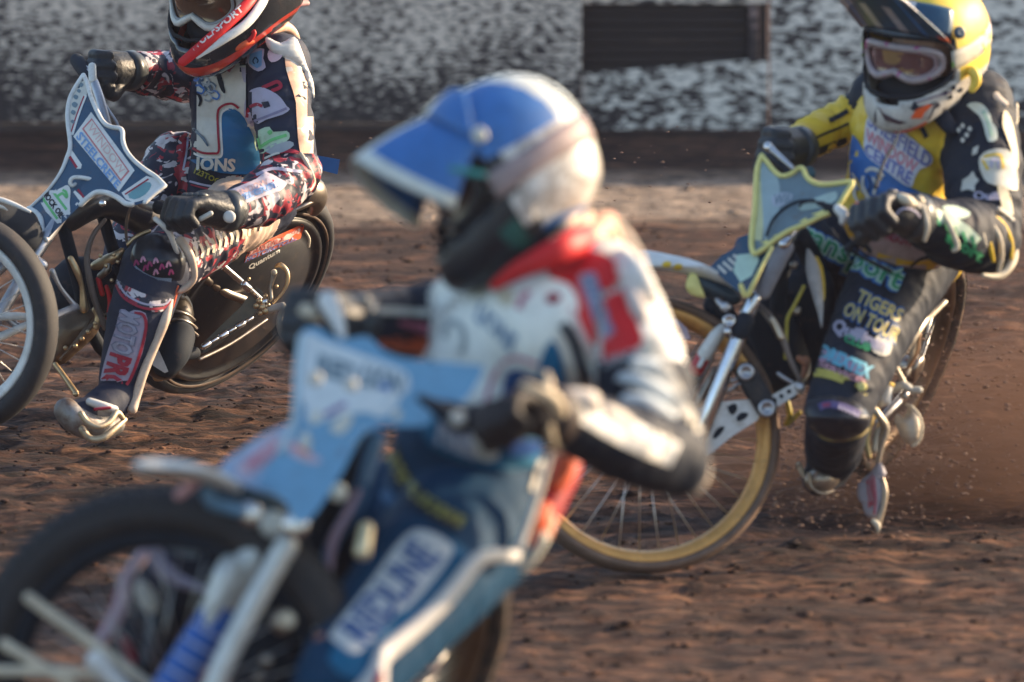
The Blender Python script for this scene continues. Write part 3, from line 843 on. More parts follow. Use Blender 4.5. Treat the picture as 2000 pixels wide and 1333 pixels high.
# --- wheels
W1, C1, A1 = wheel(R, bike, (-92, 630, -.62), 214, .93, 80, 1, .075, 172, TYRE, WHITEP, WIRE, ALU, name='front_wheel', knob=False)
W1.name = 'front_wheel'
W2, C2, A2 = wheel(R, bike, (450, 562, .27), 250, .43, -47, 1, .10, 205, TYRE, BRONZE, WIRE, STEEL, knob=False)
W2.name = 'rear_wheel'
# closed cover disc of the rear wheel
mb = MB(); Rc = 204/R.ppm
mb.lathe(C2, A2, [(Rc, .040), (Rc*.985, .052), (Rc*.93, .054), (Rc*.92, .047), (Rc*.80, .052), (Rc*.79, .058), (Rc*.68, .060), (Rc*.66, .066), (Rc*.3, .072), (.0001, .074)], 80)
cover = mb.build('wheel_cover', CARBON, bike)
mb = MB()
for k, (r_, h_) in enumerate(((216, .050), (228, .044), (238, .034))):
    mb.lathe(C2, A2, [(r_/R.ppm-.004, h_), (r_/R.ppm, h_+.004), (r_/R.ppm+.004, h_)], 96)
mb.build('tyre_ridge', mat('brown_rubber', (.10, .065, .045), .6, dirt=.4), W2)
cvb = bvh_of(cover)
T('mudguard', [(395, 500, .06), (450, 450, .05), (520, 412, .05), (575, 384, .06), (606, 372, .08), (618, 384, .12), (614, 404, .16)], [10, 18, 26, 30, 31, 28, 20], mat('dark_metal_guard', (.20, .17, .14), .36, .7, dirt=.35, bump=.15), n=20, flat=.8)
T('guard_edge', [(450, 474, .02), (530, 432, .02), (590, 404, .04), (622, 388, .08)], [4, 5, 5, 4], STEEL)
# sticker on the cover: red upper, blue lower line
patch(R, cvb, [(487, 486), (591, 438), (594, 443), (587, 466), (477, 513), (479, 505)], ORANGE, cover, .003, 'sticker', sm=0)
patch(R, cvb, [(490, 490), (585, 446), (587, 449), (583, 460), (484, 503)], mat('sticker_pink', (.78, .52, .46), .5, dirt=.05), cover, .004, 'sticker', sm=0)
text(R, cvb, 'DANS UNLIMITED', [(492, 488), (584, 446), (580, 459), (487, 501)], mat('sticker_red', (.60, .10, .08), .5, dirt=.02), cover, .005, .01)
text(R, cvb, 'MOTORCYCLES', [(482, 503), (583, 460), (580, 468), (478, 513)], mat('sticker_blue', (.10, .13, .42), .5, dirt=.02), cover, .0052, .05)
text(R, cvb, 'MOTORCYCLES', [(482, 504), (583, 461), (580, 467), (479, 512)], LILAC, cover, .0058, .0)
text(R, cvb, 'Quantum', [(484, 520), (545, 485), (548, 492), (488, 527)], OFFW, cover, .005, .03, shear=.3)

# --- front fork and link suspension
T('fork_tube', [(-30, 665, -.58), (68, 500, -.50), (118, 424, -.45)], 12.5, ALU, n=16, smooth=1)
T('fork_tube', [(-40, 560, -.52), (40, 487, -.47)], 12, ALU, n=14)
T('fork_tube', [(-30, 515, -.5), (12, 470, -.47)], 9, ALU, n=12)
T('fork_crown', [(28, 512, -.52), (55, 505, -.53), (84, 520, -.53)], [10, 13, 11], ALU, n=14)
for c in ((36, 508), (49, 502), (62, 511), (80, 524), (30, 522)): D('bolt', (c[0], c[1], -.56), 5.5, CHROME)
LK = T('rubber_band', [(61, 583, -.60), (84, 645, -.60)], [19, 20], TYRE, n=16, flat=.6)
T('link_plate', [(62, 583, -.615), (82, 640, -.615)], [10, 9], ALU, n=12, flat=.5)
for c in ((62, 583), (82, 641)): D('bolt', (c[0], c[1], -.632), 13, ALU, recess=1)
T('fork_arm', [(92, 626, -.55), (120, 612, -.5), (150, 600, -.45)], [8, 7, 8], ALU, n=12, flat=.6)
T('fork_arm', [(-20, 622, -.57), (28, 618, -.57), (72, 622, -.57)], [8, 8, 7], WHITEP, n=10)
T('fork_arm', [(-20, 668, -.57), (20, 650, -.57), (60, 632, -.57)], [9, 8, 7], WHITEP, n=10)
T('brace', [(-10, 600, -.56), (24, 630, -.56), (40, 640, -.56)], 7, ALU)
T('brake_rod', [(102, 530, -.48), (118, 562, -.47), (148, 600, -.45)], [6, 4, 6], ALU)
T('bracket', [(138, 505, -.42), (150, 530, -.42), (160, 560, -.41), (164, 604, -.4)], [6, 7, 5, 9], GOLD)
# --- front mudguard
R.plate('front_mudguard', [(-30, 392), (10, 390), (57, 410), (72, 425), (84, 458), (70, 486), (40, 492), (0, 470), (-30, 462)], lambda x, y: -.56+.0006*(x-20), .05, BLACKM, bike, sm=3, inflate=.03)
T('mudguard_edge', [(-40, 383, -.60), (0, 390, -.60), (30, 401, -.60), (58, 414, -.60)], [5, 5, 4.5, 3], WHITEP, n=12)
T('mudguard_stripe', [(-30, 402, -.605), (0, 404, -.605), (14, 411, -.605)], [4, 4, 1.5], OFFW)

# --- shield
zf = lambda x, y: -.42-.00065*(x-200)-.0010*(y-300)+.0000022*(x-200)**2
out = [(163, 147), (170, 162), (176, 184), (184, 205), (195, 228), (206, 243), (220, 249), (233, 251), (239, 257), (240, 276), (247, 295), (262, 314), (284, 332), (305, 346), (322, 363), (300, 380), (281, 396), (262, 402), (248, 400), (232, 388), (212, 378), (190, 376), (174, 385), (158, 400), (124, 435), (91, 469), (84, 462), (82, 440), (78, 424), (68, 414), (56, 408), (92, 374), (118, 338), (131, 308), (137, 290), (136, 268), (133, 245), (132, 218), (137, 192), (148, 170)]
sh = R.plate('front_shield', out, zf, .003, SLATE, bike)
sb = bvh_of(sh)
def rim(pts, r, m=WHITEP, name='shield_edge', n=10, sm=3, par=None):
    return T(name, [(x, y, zf(x, y)-.003) for x, y in pts], r, m, par or sh, n=n, smooth=sm)
rim(out[:15], 4.6); rim([(322, 363), (300, 380), (283, 396)], 4.6); rim([(258, 400), (245, 398), (232, 388), (212, 378), (190, 376), (174, 385), (158, 400)], 5.5)
rim(out[25:31], 5.2); rim([(56, 408), (92, 374), (118, 338), (131, 308), (137, 290), (136, 268), (133, 245), (132, 218), (137, 192), (148, 170), (163, 147)], [3, 3, 3.5, 4.4, 4.6, 4.6, 4.6, 4.6, 4.6, 4.6, 4.6])
strip(R, sb, [(160, 398), (130, 428), (96, 463)], 17, mat('shield_white', (.66, .64, .62), .4, dirt=.35, col2=[((.25, .20, .24), 40, .60)]), sh, .0015, 'band', 10)
patch(R, sb, [(163, 150), (170, 182), (156, 220), (141, 262), (134, 240), (135, 205), (146, 174)], OFFW, sh, .0012, 'panel')
strip(R, sb, [(168, 186), (154, 222), (141, 264)], 4.5, WHITE, sh, .002); strip(R, sb, [(164, 188), (150, 224), (139, 258)], 2.6, CRIM, sh, .0022)
for q, sz in (((158, 166), 5), ((154, 178), 4), ((148, 190), 5), ((146, 205), 6), ((143, 220), 5), ((142, 238), 4)):
    patch(R, sb, [(q[0]-sz, q[1]), (q[0]-1, q[1]-sz), (q[0]+sz, q[1]-1), (q[0]+1, q[1]+sz)], GREY, sh, .0024, 'print')
quad = [(178, 219), (263, 333), (232, 375), (143, 267)]
patch(R, sb, quad, WHITE, sh, .002, 'logo_panel', sm=0)
q2 = [(179, 231), (253, 335), (236, 355), (160, 252)]
patch(R, sb, q2, mat('logo_red', (.60, .20, .20), .5, dirt=.03), sh, .0027, 'logo_border', sm=0)
patch(R, sb, [(179.5, 235), (249, 334), (236, 350), (164, 252)], mat('logo_cream', (.72, .68, .60), .5, dirt=.05), sh, .0034, 'logo_panel', sm=0)
text(R, sb, 'WINDOW', [(181, 240), (245, 331), (236, 343), (170, 250)], mat('logo_pink', (.70, .42, .38), .5, dirt=.02), sh, .004, .0)
text(R, sb, 'STEELCRETE', [(158, 256), (236, 358), (227, 369), (148, 268)], mat('logo_blue', (.20, .36, .62), .5, dirt=.02), sh, .0038, .03)
patch(R, sb, [(138, 290), (160, 322), (158, 330), (150, 330), (136, 310)], WHITE, sh, .0015, 'print', sm=0)
strip(R, sb, [(136, 306), (150, 328)], 5, CRIM, sh, .002)
patch(R, sb, [(146, 372), (164, 388), (158, 396), (143, 376)], WHITE, sh, .0015, 'print', sm=0); strip(R, sb, [(152, 370), (165, 388)], 4.5, CRIM, sh, .002)
patch(R, sb, [(237, 377), (286, 344), (308, 350), (318, 362), (284, 390), (262, 396), (246, 390)], WHITE, sh, .0015, 'panel', sm=0)
patch(R, sb, [(250, 380), (284, 356), (296, 362), (284, 380), (262, 390)], flat('aqua', (.16, .33, .36)), sh, .002, 'print', sm=2)
strip(R, sb, [(244, 380), (290, 350)], 3, CRIM, sh, .0024); strip(R, sb, [(288, 388), (310, 370)], 3, CRIM, sh, .0024)
patch(R, sb, [(98, 358), (138, 416), (112, 437), (72, 383)], WHITE, sh, .002, 'logo_panel', sm=2)
patch(R, sb, [(122, 366), (132, 362), (138, 372), (136, 396), (137, 412), (128, 412), (108, 378)], WHITE, sh, .0022, 'logo_panel', sm=2)
strip(R, sb, [(80, 383), (112, 428)], 5, GREEN, sh, .003); strip(R, sb, [(97, 366), (130, 410)], 5, GREEN, sh, .003)
strip(R, sb, [(112, 384), (122, 378), (130, 386), (129, 376), (122, 371)], 5, GREEN, sh, .0033)
text(R, sb, 'ROCK OIL', [(91, 372), (126, 421), (118, 428), (83, 380)], BLACKM, sh, .0035, .04)

# --- bars, levers, cables
T('handlebar', [(150, 120, -.02), (185, 165, -.16), (225, 300, -.30), (262, 385, -.38), (330, 412, -.44), (380, 420, -.45)], 9.5, ALU, n=14)
T('grip', [(150, 118, -.02), (178, 158, -.14)], 14, BLACKM, n=16); T('grip', [(310, 405, -.43), (400, 423, -.46)], 14, BLACKM, n=16)
T('clutch_lever', [(180, 130, -.12), (182, 160, -.16), (205, 205, -.2), (228, 240, -.24), (236, 262, -.26)], [8, 6, 3.5, 3, 2.5], ALU, n=10)
T('lever_perch', [(180, 130, -.14), (181, 158, -.16)], 8, WHITEP, n=12)
T('curled_cable', [(147, 360, -.44), (141, 363, -.45), (137, 356, -.45), (142, 348, -.45), (156, 347, -.45), (178, 351, -.45), (203, 360, -.44), (222, 372, -.43)], [3.6, 3.8, 4, 4, 4.2, 4.2, 4, 3], WHITEP, n=10)
T('cable', [(150, 362, -.43), (175, 370, -.43), (215, 376, -.42)], 4.5, BLACKM)
D('clamp_bolt', (224, 382, -.46), 6, CHROME); D('clamp_bolt', (236, 390, -.46), 5, CHROME)
T('throttle_lever', [(303, 428, -.5), (318, 440, -.5), (331, 455, -.49), (340, 478, -.47), (346, 494, -.45)], [5, 6, 6, 5, 4.5], WHITEP, n=12)
T('cable', [(258, 402, -.42), (250, 420, -.4), (246, 450, -.38), (250, 480, -.36), (262, 500, -.3)], 3, HOSE)
T('cable', [(236, 250, -.24), (245, 300, -.3), (240, 360, -.36), (222, 378, -.4)], 2.6, BLACKM)
# --- frame, engine and clutter between shield and leg
T('top_tube', [(130, 425, -.40), (205, 390, -.34), (300, 440, -.15), (400, 480, .05)], [30, 34, 30, 20], BLACKP, n=18)
D('filler_cap', (200, 398, -.50), 7, CHROME)
T('frame_tube', [(120, 430, -.42), (150, 540, -.36), (175, 640, -.3), (230, 700, -.2), (380, 690, -.02)], 13, BLACKM, n=12)
T('frame_tube', [(200, 420, -.3), (240, 540, -.2), (300, 640, -.1)], 12, BLACKM, n=12)
T('frame_tube', [(330, 470, -.1), (420, 560, .1), (520, 600, .2)], 9, STEEL, n=12)
T('radiator_hose', [(205, 430, -.4), (182, 460, -.4), (170, 500, -.4), (174, 540, -.4), (186, 590, -.39), (206, 640, -.38)], [4, 5, 6, 6.5, 6, 7], HOSE, n=12)
T('magneto_cable', [(208, 560, -.36), (216, 590, -.36), (213, 620, -.36), (200, 635, -.36)], [4, 6, 7, 5], RED, n=12)
T('magneto_cable', [(192, 545, -.36), (200, 575, -.36)], [5, 5], RED, n=10)
R.plate('crankcase', [(92, 640), (112, 612), (150, 604), (188, 606), (196, 618), (190, 650), (150, 690), (118, 714), (92, 700)], -.33, .16, BRONZE, bike, sm=3, inflate=.04)
for k in range(7):
    x = 118+k*9; T('cooling_fin', [(x, 702-k*9, -.37), (x+32, 664-k*8, -.37), (x+56, 628-k*3, -.36)], 2.6, BRONZE, n=8)
T('crankcase_flange', [(186, 605, -.38), (193, 618, -.38), (188, 640, -.38)], [7, 8, 6], GOLD, n=12)
for c in ((186, 632), (172, 648), (160, 662), (147, 676), (128, 680)): D('bolt', (c[0], c[1], -.385), 4.5, GOLD)
T('carburettor', [(185, 520, -.35), (205, 512, -.36), (228, 500, -.37), (238, 490, -.36)], [9, 12, 10, 6], GOLD, n=14)
T('carburettor', [(196, 540, -.36), (210, 525, -.37), (212, 500, -.36)], [7, 8, 5], STEEL, n=12)
for c in ((222, 498), (207, 520), (218, 548), (196, 500), (230, 512)): D('bolt', (c[0], c[1], -.40), 4, GOLD)
T('linkage', [(250, 478, -.38), (262, 466, -.38), (280, 456, -.38), (292, 452, -.38)], [4, 5, 4, 4], GOLD, n=10)
T('engine_block', [(150, 560, -.2), (260, 590, -.1)], [60, 55], BLACKM, n=20)
T('engine_block', [(240, 640, -.1), (330, 610, .05)], [60, 50], BLACKM, n=20)
T('foot_rest', [(108, 712, -.36), (130, 742, -.38), (148, 768, -.40)], [5, 5.5, 6], GOLD, n=12); D('foot_rest_end', (148, 770, -.42), 6, GOLD)
T('primary_chain', [(98, 628, -.5), (112, 640, -.48), (108, 655, -.48)], 3, GOLD)
# --- silencer, chain, hub
SI = T('silencer', [(335, 615, -.02), (332, 660, -.08), (318, 705, -.14)], [44, 42, 40], mat('silencer_metal', (.10, .085, .07), .3, .9, dirt=.3), n=28)
for k, (x, y) in enumerate(((346, 612), (350, 628), (352, 642))): T('silencer_band', [(x-34, y+10, -.10), (x-8, y-4, -.13), (x+18, y+2, -.12), (x+34, y+14, -.08)], 3.2, STEEL, SI, n=8)
T('silencer_mouth', [(352, 655, -.12), (340, 690, -.16), (322, 715, -.17)], [30, 31, 26], BLACKM, SI, n=20)
R.plate('bracket', [(303, 678), (310, 683), (329, 726), (322, 729), (298, 714), (296, 705)], -.2, .006, ALU, bike)
for i in range(6):
    x0 = 396+i*17; y0 = 678-i*10.0
    T('chain_adjuster', [(x0, y0, -.06+.02*i), (x0+11, y0-6.5, -.05+.02*i)], [6.5, 6.5] if i % 2 == 0 else [4, 4], CHROME, n=10)
T('chain_stay', [(390, 702, -.05), (450, 672, .02), (520, 625, .1)], [4, 4, 3.5], STEEL)
T('shock_strut', [(428, 514, -.10), (470, 550, -.03), (514, 590, .03)], [7, 6.2, 6], CHROME, n=14, smooth=1)
T('shock_collar', [(476, 556, -.03), (486, 565, -.02)], 8, CHROME, n=14)
D('strut_end', (429, 514, -.14), 7, GOLD); D('axle_nut', (515, 590, 0), 8, CHROME)
for c, r in (((506, 588), 6), ((512, 600), 8), ((500, 598), 6), ((518, 608), 7), ((508, 612), 5), ((524, 596), 4), ((519, 578), 4), ((540, 560), 4), ((486, 545), 3.5), ((447, 503), 4)): D('hub_nut', (c[0], c[1], -.01), r, GOLD)
T('axle', [(521, 607, 0), (536, 602, -.01), (552, 598, -.02)], [7, 7.5, 8], OFFW, n=14)
T('foot_guard', [(556, 600, -.02), (548, 616, -.01), (546, 636, -.01), (552, 656, -.01), (561, 668, -.01), (571, 673, -.01)], [4, 6, 6.5, 6, 5, 2], CREAM, n=12, flat=.6)
T('brake_hose', [(538, 522, .0), (548, 518, 0), (560, 530, .0), (562, 550, 0), (552, 572, .0), (534, 592, 0)], [3, 5.5, 4.5, 4, 3.2, 2.6], GOLD, n=10)
T('brake_lever', [(529, 585, .0), (529, 560, 0), (536, 534, 0)], [5, 4, 6], STEEL, n=10); D('lever_tip', (535, 532, -.02), 6, CREAM)
T('cover_handle', [(596, 452, .05), (604, 466, .06), (603, 482, .07)], 2.6, CREAM)
T('chain_guard', [(300, 735, -.1), (304, 742, -.1), (316, 742, -.1)], 3, GOLD)
R.plate('chain_cover', [(395, 672), (470, 600), (500, 560), (516, 590), (470, 640), (400, 690)], .06, .02, DISC, bike, sm=2)

# --- body
bones = [
 ('torso', (445, 385, .14), .10, (500, 385, .03), .10, 0, .004),
 ('torso', (452, 380, .08), .10, (455, 270, .02), .095, 0, .004),
 ('torso', (462, 250, .06), .105, (470, 170, .02), .11, 0, .003),
 ('torso', (440, 190, .12), .085, (520, 175, -.04), .10, 0, .003),
 ('torso', (418, 140, .15), .06, (545, 125, -.06), .075, 0, .003),
 ('neck', (470, 110, .0), .06, (455, 50, -.06), .06, 0, .0),
 ('head', (455, -40, -.12), .06, (455, -70, -.12), .075, 3, 0),
 ('uarm', (538, 120, -.08), .072, (550, 210, -.14), .069, 0, .005),
 ('uarm', (550, 210, -.14), .069, (568, 335, -.2), .060, 0, .005),
 ('farm', (576, 338, -.2), .060, (505, 392, -.33), .054, 1, .009),
 ('farm', (505, 392, -.33), .054, (438, 418, -.42), .040, 1, .006),
 ('rarm', (412, 142, .16), .062, (320, 148, .22), .054, 1, .009),
 ('rarm', (320, 148, .22), .050, (232, 138, .06), .036, 1, .008),
 ('thigh', (490, 400, .02), .088, (420, 452, -.16), .074, 2, .007),
 ('thigh', (420, 452, -.16), .074, (315, 515, -.36), .074, 1, .008),
 ('shin', (305, 520, -.38), .078, (270, 620, -.42), .070, 0, .002),
 ('shin', (270, 620, -.42), .070, (232, 745, -.44), .046, 0, .002),
 ('foot', (236, 770, -.44), .046, (195, 800, -.50), .045, 0, .001),
 ('foot', (195, 805, -.50), .042, (140, 815, -.56), .035, 0, .001),
 ('rthigh', (440, 405, .16), .095, (345, 312, .16), .068, 1, .008),
 ('rshin', (340, 310, .16), .065, (250, 480, .05), .05, 1, .004),
 ('rshin', (250, 480, .05), .05, (215, 610, .0), .045, 0, .004),
]
hf, hu, hc = (-.62, .44, -.66), (.10, -1, -.1), (455, -48, -.10)
RIB = mat('quilted_cream', (.62, .46, .36), .6, dirt=.15, bump=.3, col2=[((.45, .12, .08), 14, .62)])
body, bv = build_body(R, man, bones, [NAVY, CAMO, RIB, SKIN], .0058, 4, face_extra(R, (455, -55, -.12), hf, hu), seed=3)
B = bv
fb, _ = glove(R, man, (250, 138, .05), (196, 138, -.02), (-.25, .9, -.2), GLOVE, GLOVE2, 1.12, up=(-.2, -1, -.2), name='glove', voxel=.004)
fb, _ = glove(R, man, (442, 412, -.44), (376, 402, -.50), (-.9, -.1, -.3), GLOVE, GLOVE2, 1.15, up=(.1, -1, -.6), name='glove', voxel=.004)
D('cuff_pad', (448, 424, -.50), 12, WHITE, man); T('wrist_strap', [(392, 428, -.53), (412, 417, -.53)], 5, OFFW, man)
# tabard on the chest
tb = patch(R, B['torso'], [(368, 132), (420, 150), (455, 130), (478, 122), (500, 140), (508, 200), (514, 260), (518, 330), (498, 340), (430, 336), (385, 322), (370, 300), (366, 220)], OFFW, man, .006, 'tabard', sm=2)
patch(R, B['torso'], [(368, 295), (392, 308), (420, 310), (433, 302), (431, 270), (430, 230), (438, 213), (458, 214), (478, 232), (505, 290), (520, 335), (495, 341), (430, 338), (385, 322), (368, 308)], flat('tabard_blue', (.010, .13, .30), .5), man, .0085, 'tabard_panel', sm=2)
strip(R, B['torso'], [(370, 286), (392, 298), (415, 300), (427, 296), (426, 262), (425, 222), (433, 208), (452, 203), (466, 212)], 4.5, CRIM, man, .010)
strip(R, B['torso'], [(368, 294), (392, 306), (420, 308), (433, 303), (432, 268), (431, 228), (440, 215), (456, 212)], 4, WHITE, man, .0098)
text(R, B['torso'], 'IONS', [(384, 308), (461, 312), (459, 335), (383, 331)], OFFW, man, .0115, .04)
for (x, y, t) in ((392, 130, .3), (380, 150, 1), (400, 158, .5), (390, 175, 1.2), (411, 172, .2), (420, 186, .9), (405, 190, .4)):
    strip(R, B['torso'], [(x-8, y-6*t), (x, y-8), (x+8, y), (x+4, y+8), (x-6, y+5)], 3.5, GREYP if t < .6 else MIDB, man, .010, 'print')
text(R, B['torso'], 'RS', [(380, 140), (425, 168), (416, 186), (372, 158)], SLATE, man, .0095, .04)
strip(R, B['torso'], [(372, 180, 3), (386, 184, 5), (392, 196, 6), (388, 208, 3)], 4, BLACKM, man, .010, 'print')
strip(R, B['torso'], [(370, 262, 6), (378, 254, 8), (388, 262, 5), (398, 272, 6), (406, 286, 3)], 5, SLATE, man, .010, 'print')
strip(R, B['torso'], [(368, 230, 4), (374, 242, 6), (372, 256, 5)], 5, SLATE, man, .010, 'print')
patch(R, B['torso'], [(418, 120), (430, 140), (440, 178), (436, 182), (428, 168), (420, 140)], BLACKM, man, .0105, 'tabard_trim', sm=2)
patch(R, B['torso'], [(425, 106), (460, 112), (466, 128), (452, 140), (430, 130)], OFFW, man, .011, 'collar', sm=2)
patch(R, B['torso'], [(441, 125), (446, 118), (450, 126), (460, 128), (452, 136), (448, 142), (441, 136)], CRIM, man, .012, 'maple_leaf', sm=0)
# chest and upper arm badges
for k in ('torso', 'uarm'):
    patch(R, B[k], [(466, 96), (478, 94), (482, 124), (488, 158), (476, 160), (470, 130)], LILAC, man, .008, 'badge', sm=2)
    patch(R, B[k], [(485, 104), (500, 96), (516, 96), (514, 114), (519, 132), (504, 140), (488, 130), (482, 118)], LILAC, man, .008, 'badge', sm=2)
    patch(R, B[k], [(488, 106), (512, 98), (511, 128), (502, 134), (486, 124)], SKYB, man, .0092, 'badge', sm=1)
    strip(R, B[k], [(498, 112), (494, 120), (499, 126), (504, 119), (499, 112)], 2.5, TEALD, man, .0102, 'print')
    patch(R, B[k], [(524, 100), (534, 94), (545, 98), (552, 108), (544, 118), (530, 122), (523, 112)], flat('pale_pink', (.60, .46, .52)), man, .008, 'badge', sm=2)
    strip(R, B[k], [(512, 172), (526, 166), (542, 160), (548, 170), (530, 178)], 7, CRIM, man, .008, 'badge')
    patch(R, B[k], [(482, 184), (500, 172), (516, 172), (540, 184), (552, 196), (560, 208), (566, 214), (552, 224), (520, 234), (492, 248), (482, 236), (476, 220)], LILAC, man, .0085, 'badge', sm=2)
    strip(R, B[k], [(482, 230), (486, 212), (500, 204), (512, 208)], 6, CRIM, man, .0098, 'print')
    strip(R, B[k], [(488, 240), (520, 228), (560, 212)], 5, mat('lilac_dark', (.22, .20, .32)), man, .0098, 'print')
    patch(R, B[k], [(510, 200), (524, 198), (528, 208), (516, 212)], NAVY, man, .0098, 'print', sm=1)
    patch(R, B[k], [(498, 262), (510, 252), (526, 248), (534, 258), (560, 256), (566, 266), (560, 276), (536, 284), (514, 300), (502, 296), (497, 280)], flat('pale_green', (.42, .58, .42)), man, .0085, 'badge', sm=2)
    strip(R, B[k], [(508, 288), (530, 274), (560, 264)], 6, GREEN, man, .0098, 'print')
    strip(R, B[k], [(502, 266), (506, 282), (508, 292)], 5, GREEN, man, .0098, 'print'); patch(R, B[k], [(522, 258), (528, 254), (532, 260), (526, 264)], GREEN, man, .0098, 'print')
    patch(R, B[k], [(517, 292), (536, 280), (566, 276), (574, 284), (556, 296), (530, 302)], GREYP, man, .0085, 'badge', sm=2)
    patch(R, B[k], [(514, 300), (545, 292), (575, 292), (592, 306), (560, 322), (520, 322)], CRIM, man, .008, 'panel', sm=2)
    strip(R, B[k], [(516, 310), (540, 300), (560, 300)], 4, OFFW, man, .0092)
# sunlit edge of sleeve and back, painted as apricot cloth
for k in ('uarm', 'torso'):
    patch(R, B[k], [(556, 112), (580, 80), (640, 110), (650, 250), (640, 340), (600, 350), (582, 270), (578, 200), (566, 160)], mat('sunlit_apricot', (.66, .40, .27), .55, dirt=.15, col2=[((.62, .58, .52), 14, .52)]), man, .004, 'panel', sm=2)
# forearm badge
patch(R, B['farm'], [(434, 380), (462, 366), (500, 350), (520, 336), (548, 350), (562, 358), (545, 374), (515, 384), (480, 398), (446, 408)], flat('pale_lilac', (.62, .54, .60)), man, .006, 'badge', sm=2)
strip(R, B['farm'], [(446, 396), (480, 382), (520, 366), (552, 356)], 12, mat('lilac_blue', (.42, .46, .66)), man, .0075, 'badge')
text(R, B['farm'], 'STEELCRETE', [(446, 390), (548, 352), (552, 362), (449, 402)], mat('logo_blue', (.20, .36, .62)), man, .009, .03)
text(R, B['farm'], 'WINDOW', [(450, 378), (520, 348), (526, 360), (454, 388)], mat('logo_pink', (.70, .42, .38)), man, .009, .0)
strip(R, B['farm'], [(500, 342), (530, 330), (560, 332), (590, 336)], 6, LILAC, man, .0065)
# cream straps over elbow
for pts in ([(588, 300, -.26), (604, 330, -.26), (612, 356, -.24), (604, 372, -.26)], [(566, 322, -.28), (584, 336, -.28), (606, 346, -.25)], [(560, 330, -.29), (572, 346, -.29), (586, 366, -.27), (590, 380, -.26), (582, 384, -.27), (566, 374, -.29)]):
    T('elbow_lacing', pts, [3.5, 5, 5, 4] if len(pts) == 4 else [3.5]*len(pts), CREAM, man, n=8)
# thigh quilting and knee
for i in range(13):
    x = 372+i*11.5; y = 500-i*5.3
    strip(R, B['thigh'], [(x-5, y-13), (x+1, y), (x-1, y+15)], 5.0, mat('quilt_light', (.70, .60, .46), .6), man, .005, 'rib')
KNEE = flat('knee_cup', (.010, .013, .022), .35, coat=.3)
kp = R.plate('knee_guard', [(268, 470), (300, 455), (340, 470), (362, 505), (356, 545), (330, 565), (290, 560), (262, 540), (254, 505)], lambda x, y: -.455+.00035*abs(x-305)+.0003*abs(y-510), .06, KNEE, man, sm=3, inflate=.03)
kb_ = bvh_of(kp)
for i, (x, y) in enumerate(((262, 512), (275, 505), (288, 515), (300, 508), (312, 520), (325, 515), (330, 530), (300, 530), (280, 522))): strip(R, kb_, [(x, y+8), (x+4, y-3), (x+9, y+6)], 4, (PINK if i % 2 else flat('magenta', (.36, .05, .16))), man, .002, 'print')
strip(R, kb_, [(262, 522), (280, 536), (305, 546), (335, 548)], 8, mat('knee_blue', (.22, .30, .42)), man, .002, 'print')
patch(R, B['shin'], [(226, 545), (250, 560), (300, 580), (340, 580), (350, 560), (330, 600), (300, 610), (255, 590), (228, 565)], CAMO, man, .004, 'panel', sm=2)
strip(R, B['shin'], [(226, 556), (242, 582), (280, 602), (318, 602), (335, 590)], 5, CRIM, man, .006); strip(R, B['shin'], [(230, 550), (246, 575), (282, 594), (320, 595), (334, 584)], 4, LILAC, man, .006)
patch(R, B['shin'], [(236, 604), (252, 610), (262, 606), (284, 612), (288, 640), (278, 690), (258, 740), (236, 765), (205, 762), (196, 740), (212, 680), (226, 640)], flat('leg_logo', (.36, .32, .42)), man, .004, 'logo_panel', sm=2)
strip(R, B['shin'], [(262, 612), (280, 616), (285, 640), (274, 690), (256, 738), (240, 760)], 6, CRIM, man, .0055, 'logo_border')
text(R, B['shin'], 'MOTO', [(274, 616), (255, 698), (217, 686), (237, 606)], mat('logo_shadow', (.18, .19, .28)), man, .006, .06)
text(R, B['shin'], 'MOTO', [(273, 617), (254, 697), (219, 685), (239, 607)], mat('moto_grey', (.34, .34, .44)), man, .007, .03)
text(R, B['shin'], 'PRO', [(256, 700), (234, 770), (196, 756), (218, 688)], CRIM, man, .007, .05)
T('shin_piping', [(333, 585, -.44), (322, 625, -.46), (300, 680, -.46), (280, 730, -.47), (266, 775, -.47), (258, 800, -.48)], [6, 10, 9, 9, 9, 10], mat('apricot_piping', (.68, .52, .40), .55, dirt=.15), man, n=12)
strip(R, B['thigh'], [(268, 480), (300, 462), (340, 470), (370, 500)], 9, LILAC, man, .006)
T('knee_strap', [(352, 470, -.44), (372, 500, -.45), (380, 540, -.43), (366, 560, -.42), (348, 570, -.42)], [9, 8, 6, 7, 6], mat('apricot_piping', (.68, .52, .40)), man, n=10)
T('knee_strap', [(345, 560, -.43), (340, 585, -.43), (336, 602, -.43)], [5, 4, 3], ORANGE, man, n=10)
# right leg piping
strip(R, B['rthigh'], [(362, 270), (358, 300), (352, 330), (350, 345)], 5, CRIM, man, .006); strip(R, B['rthigh'], [(367, 268), (364, 300), (358, 330)], 4, LILAC, man, .006)
strip(R, B['torso'], [(362, 352), (400, 362), (440, 366), (480, 364)], 4, LILAC, man, .006); strip(R, B['torso'], [(362, 358), (400, 368), (430, 372)], 3, CRIM, man, .0065)
strip(R, B['torso'], [(378, 330), (400, 345), (430, 362), (450, 366)], 10, BLACKK, man, .009, 'belt'); text(R, B['torso'], '123TOOLS', [(382, 328), (446, 358), (442, 367), (378, 338)], mat('dull_yellow', (.28, .24, .02)), man, .0115, .03)
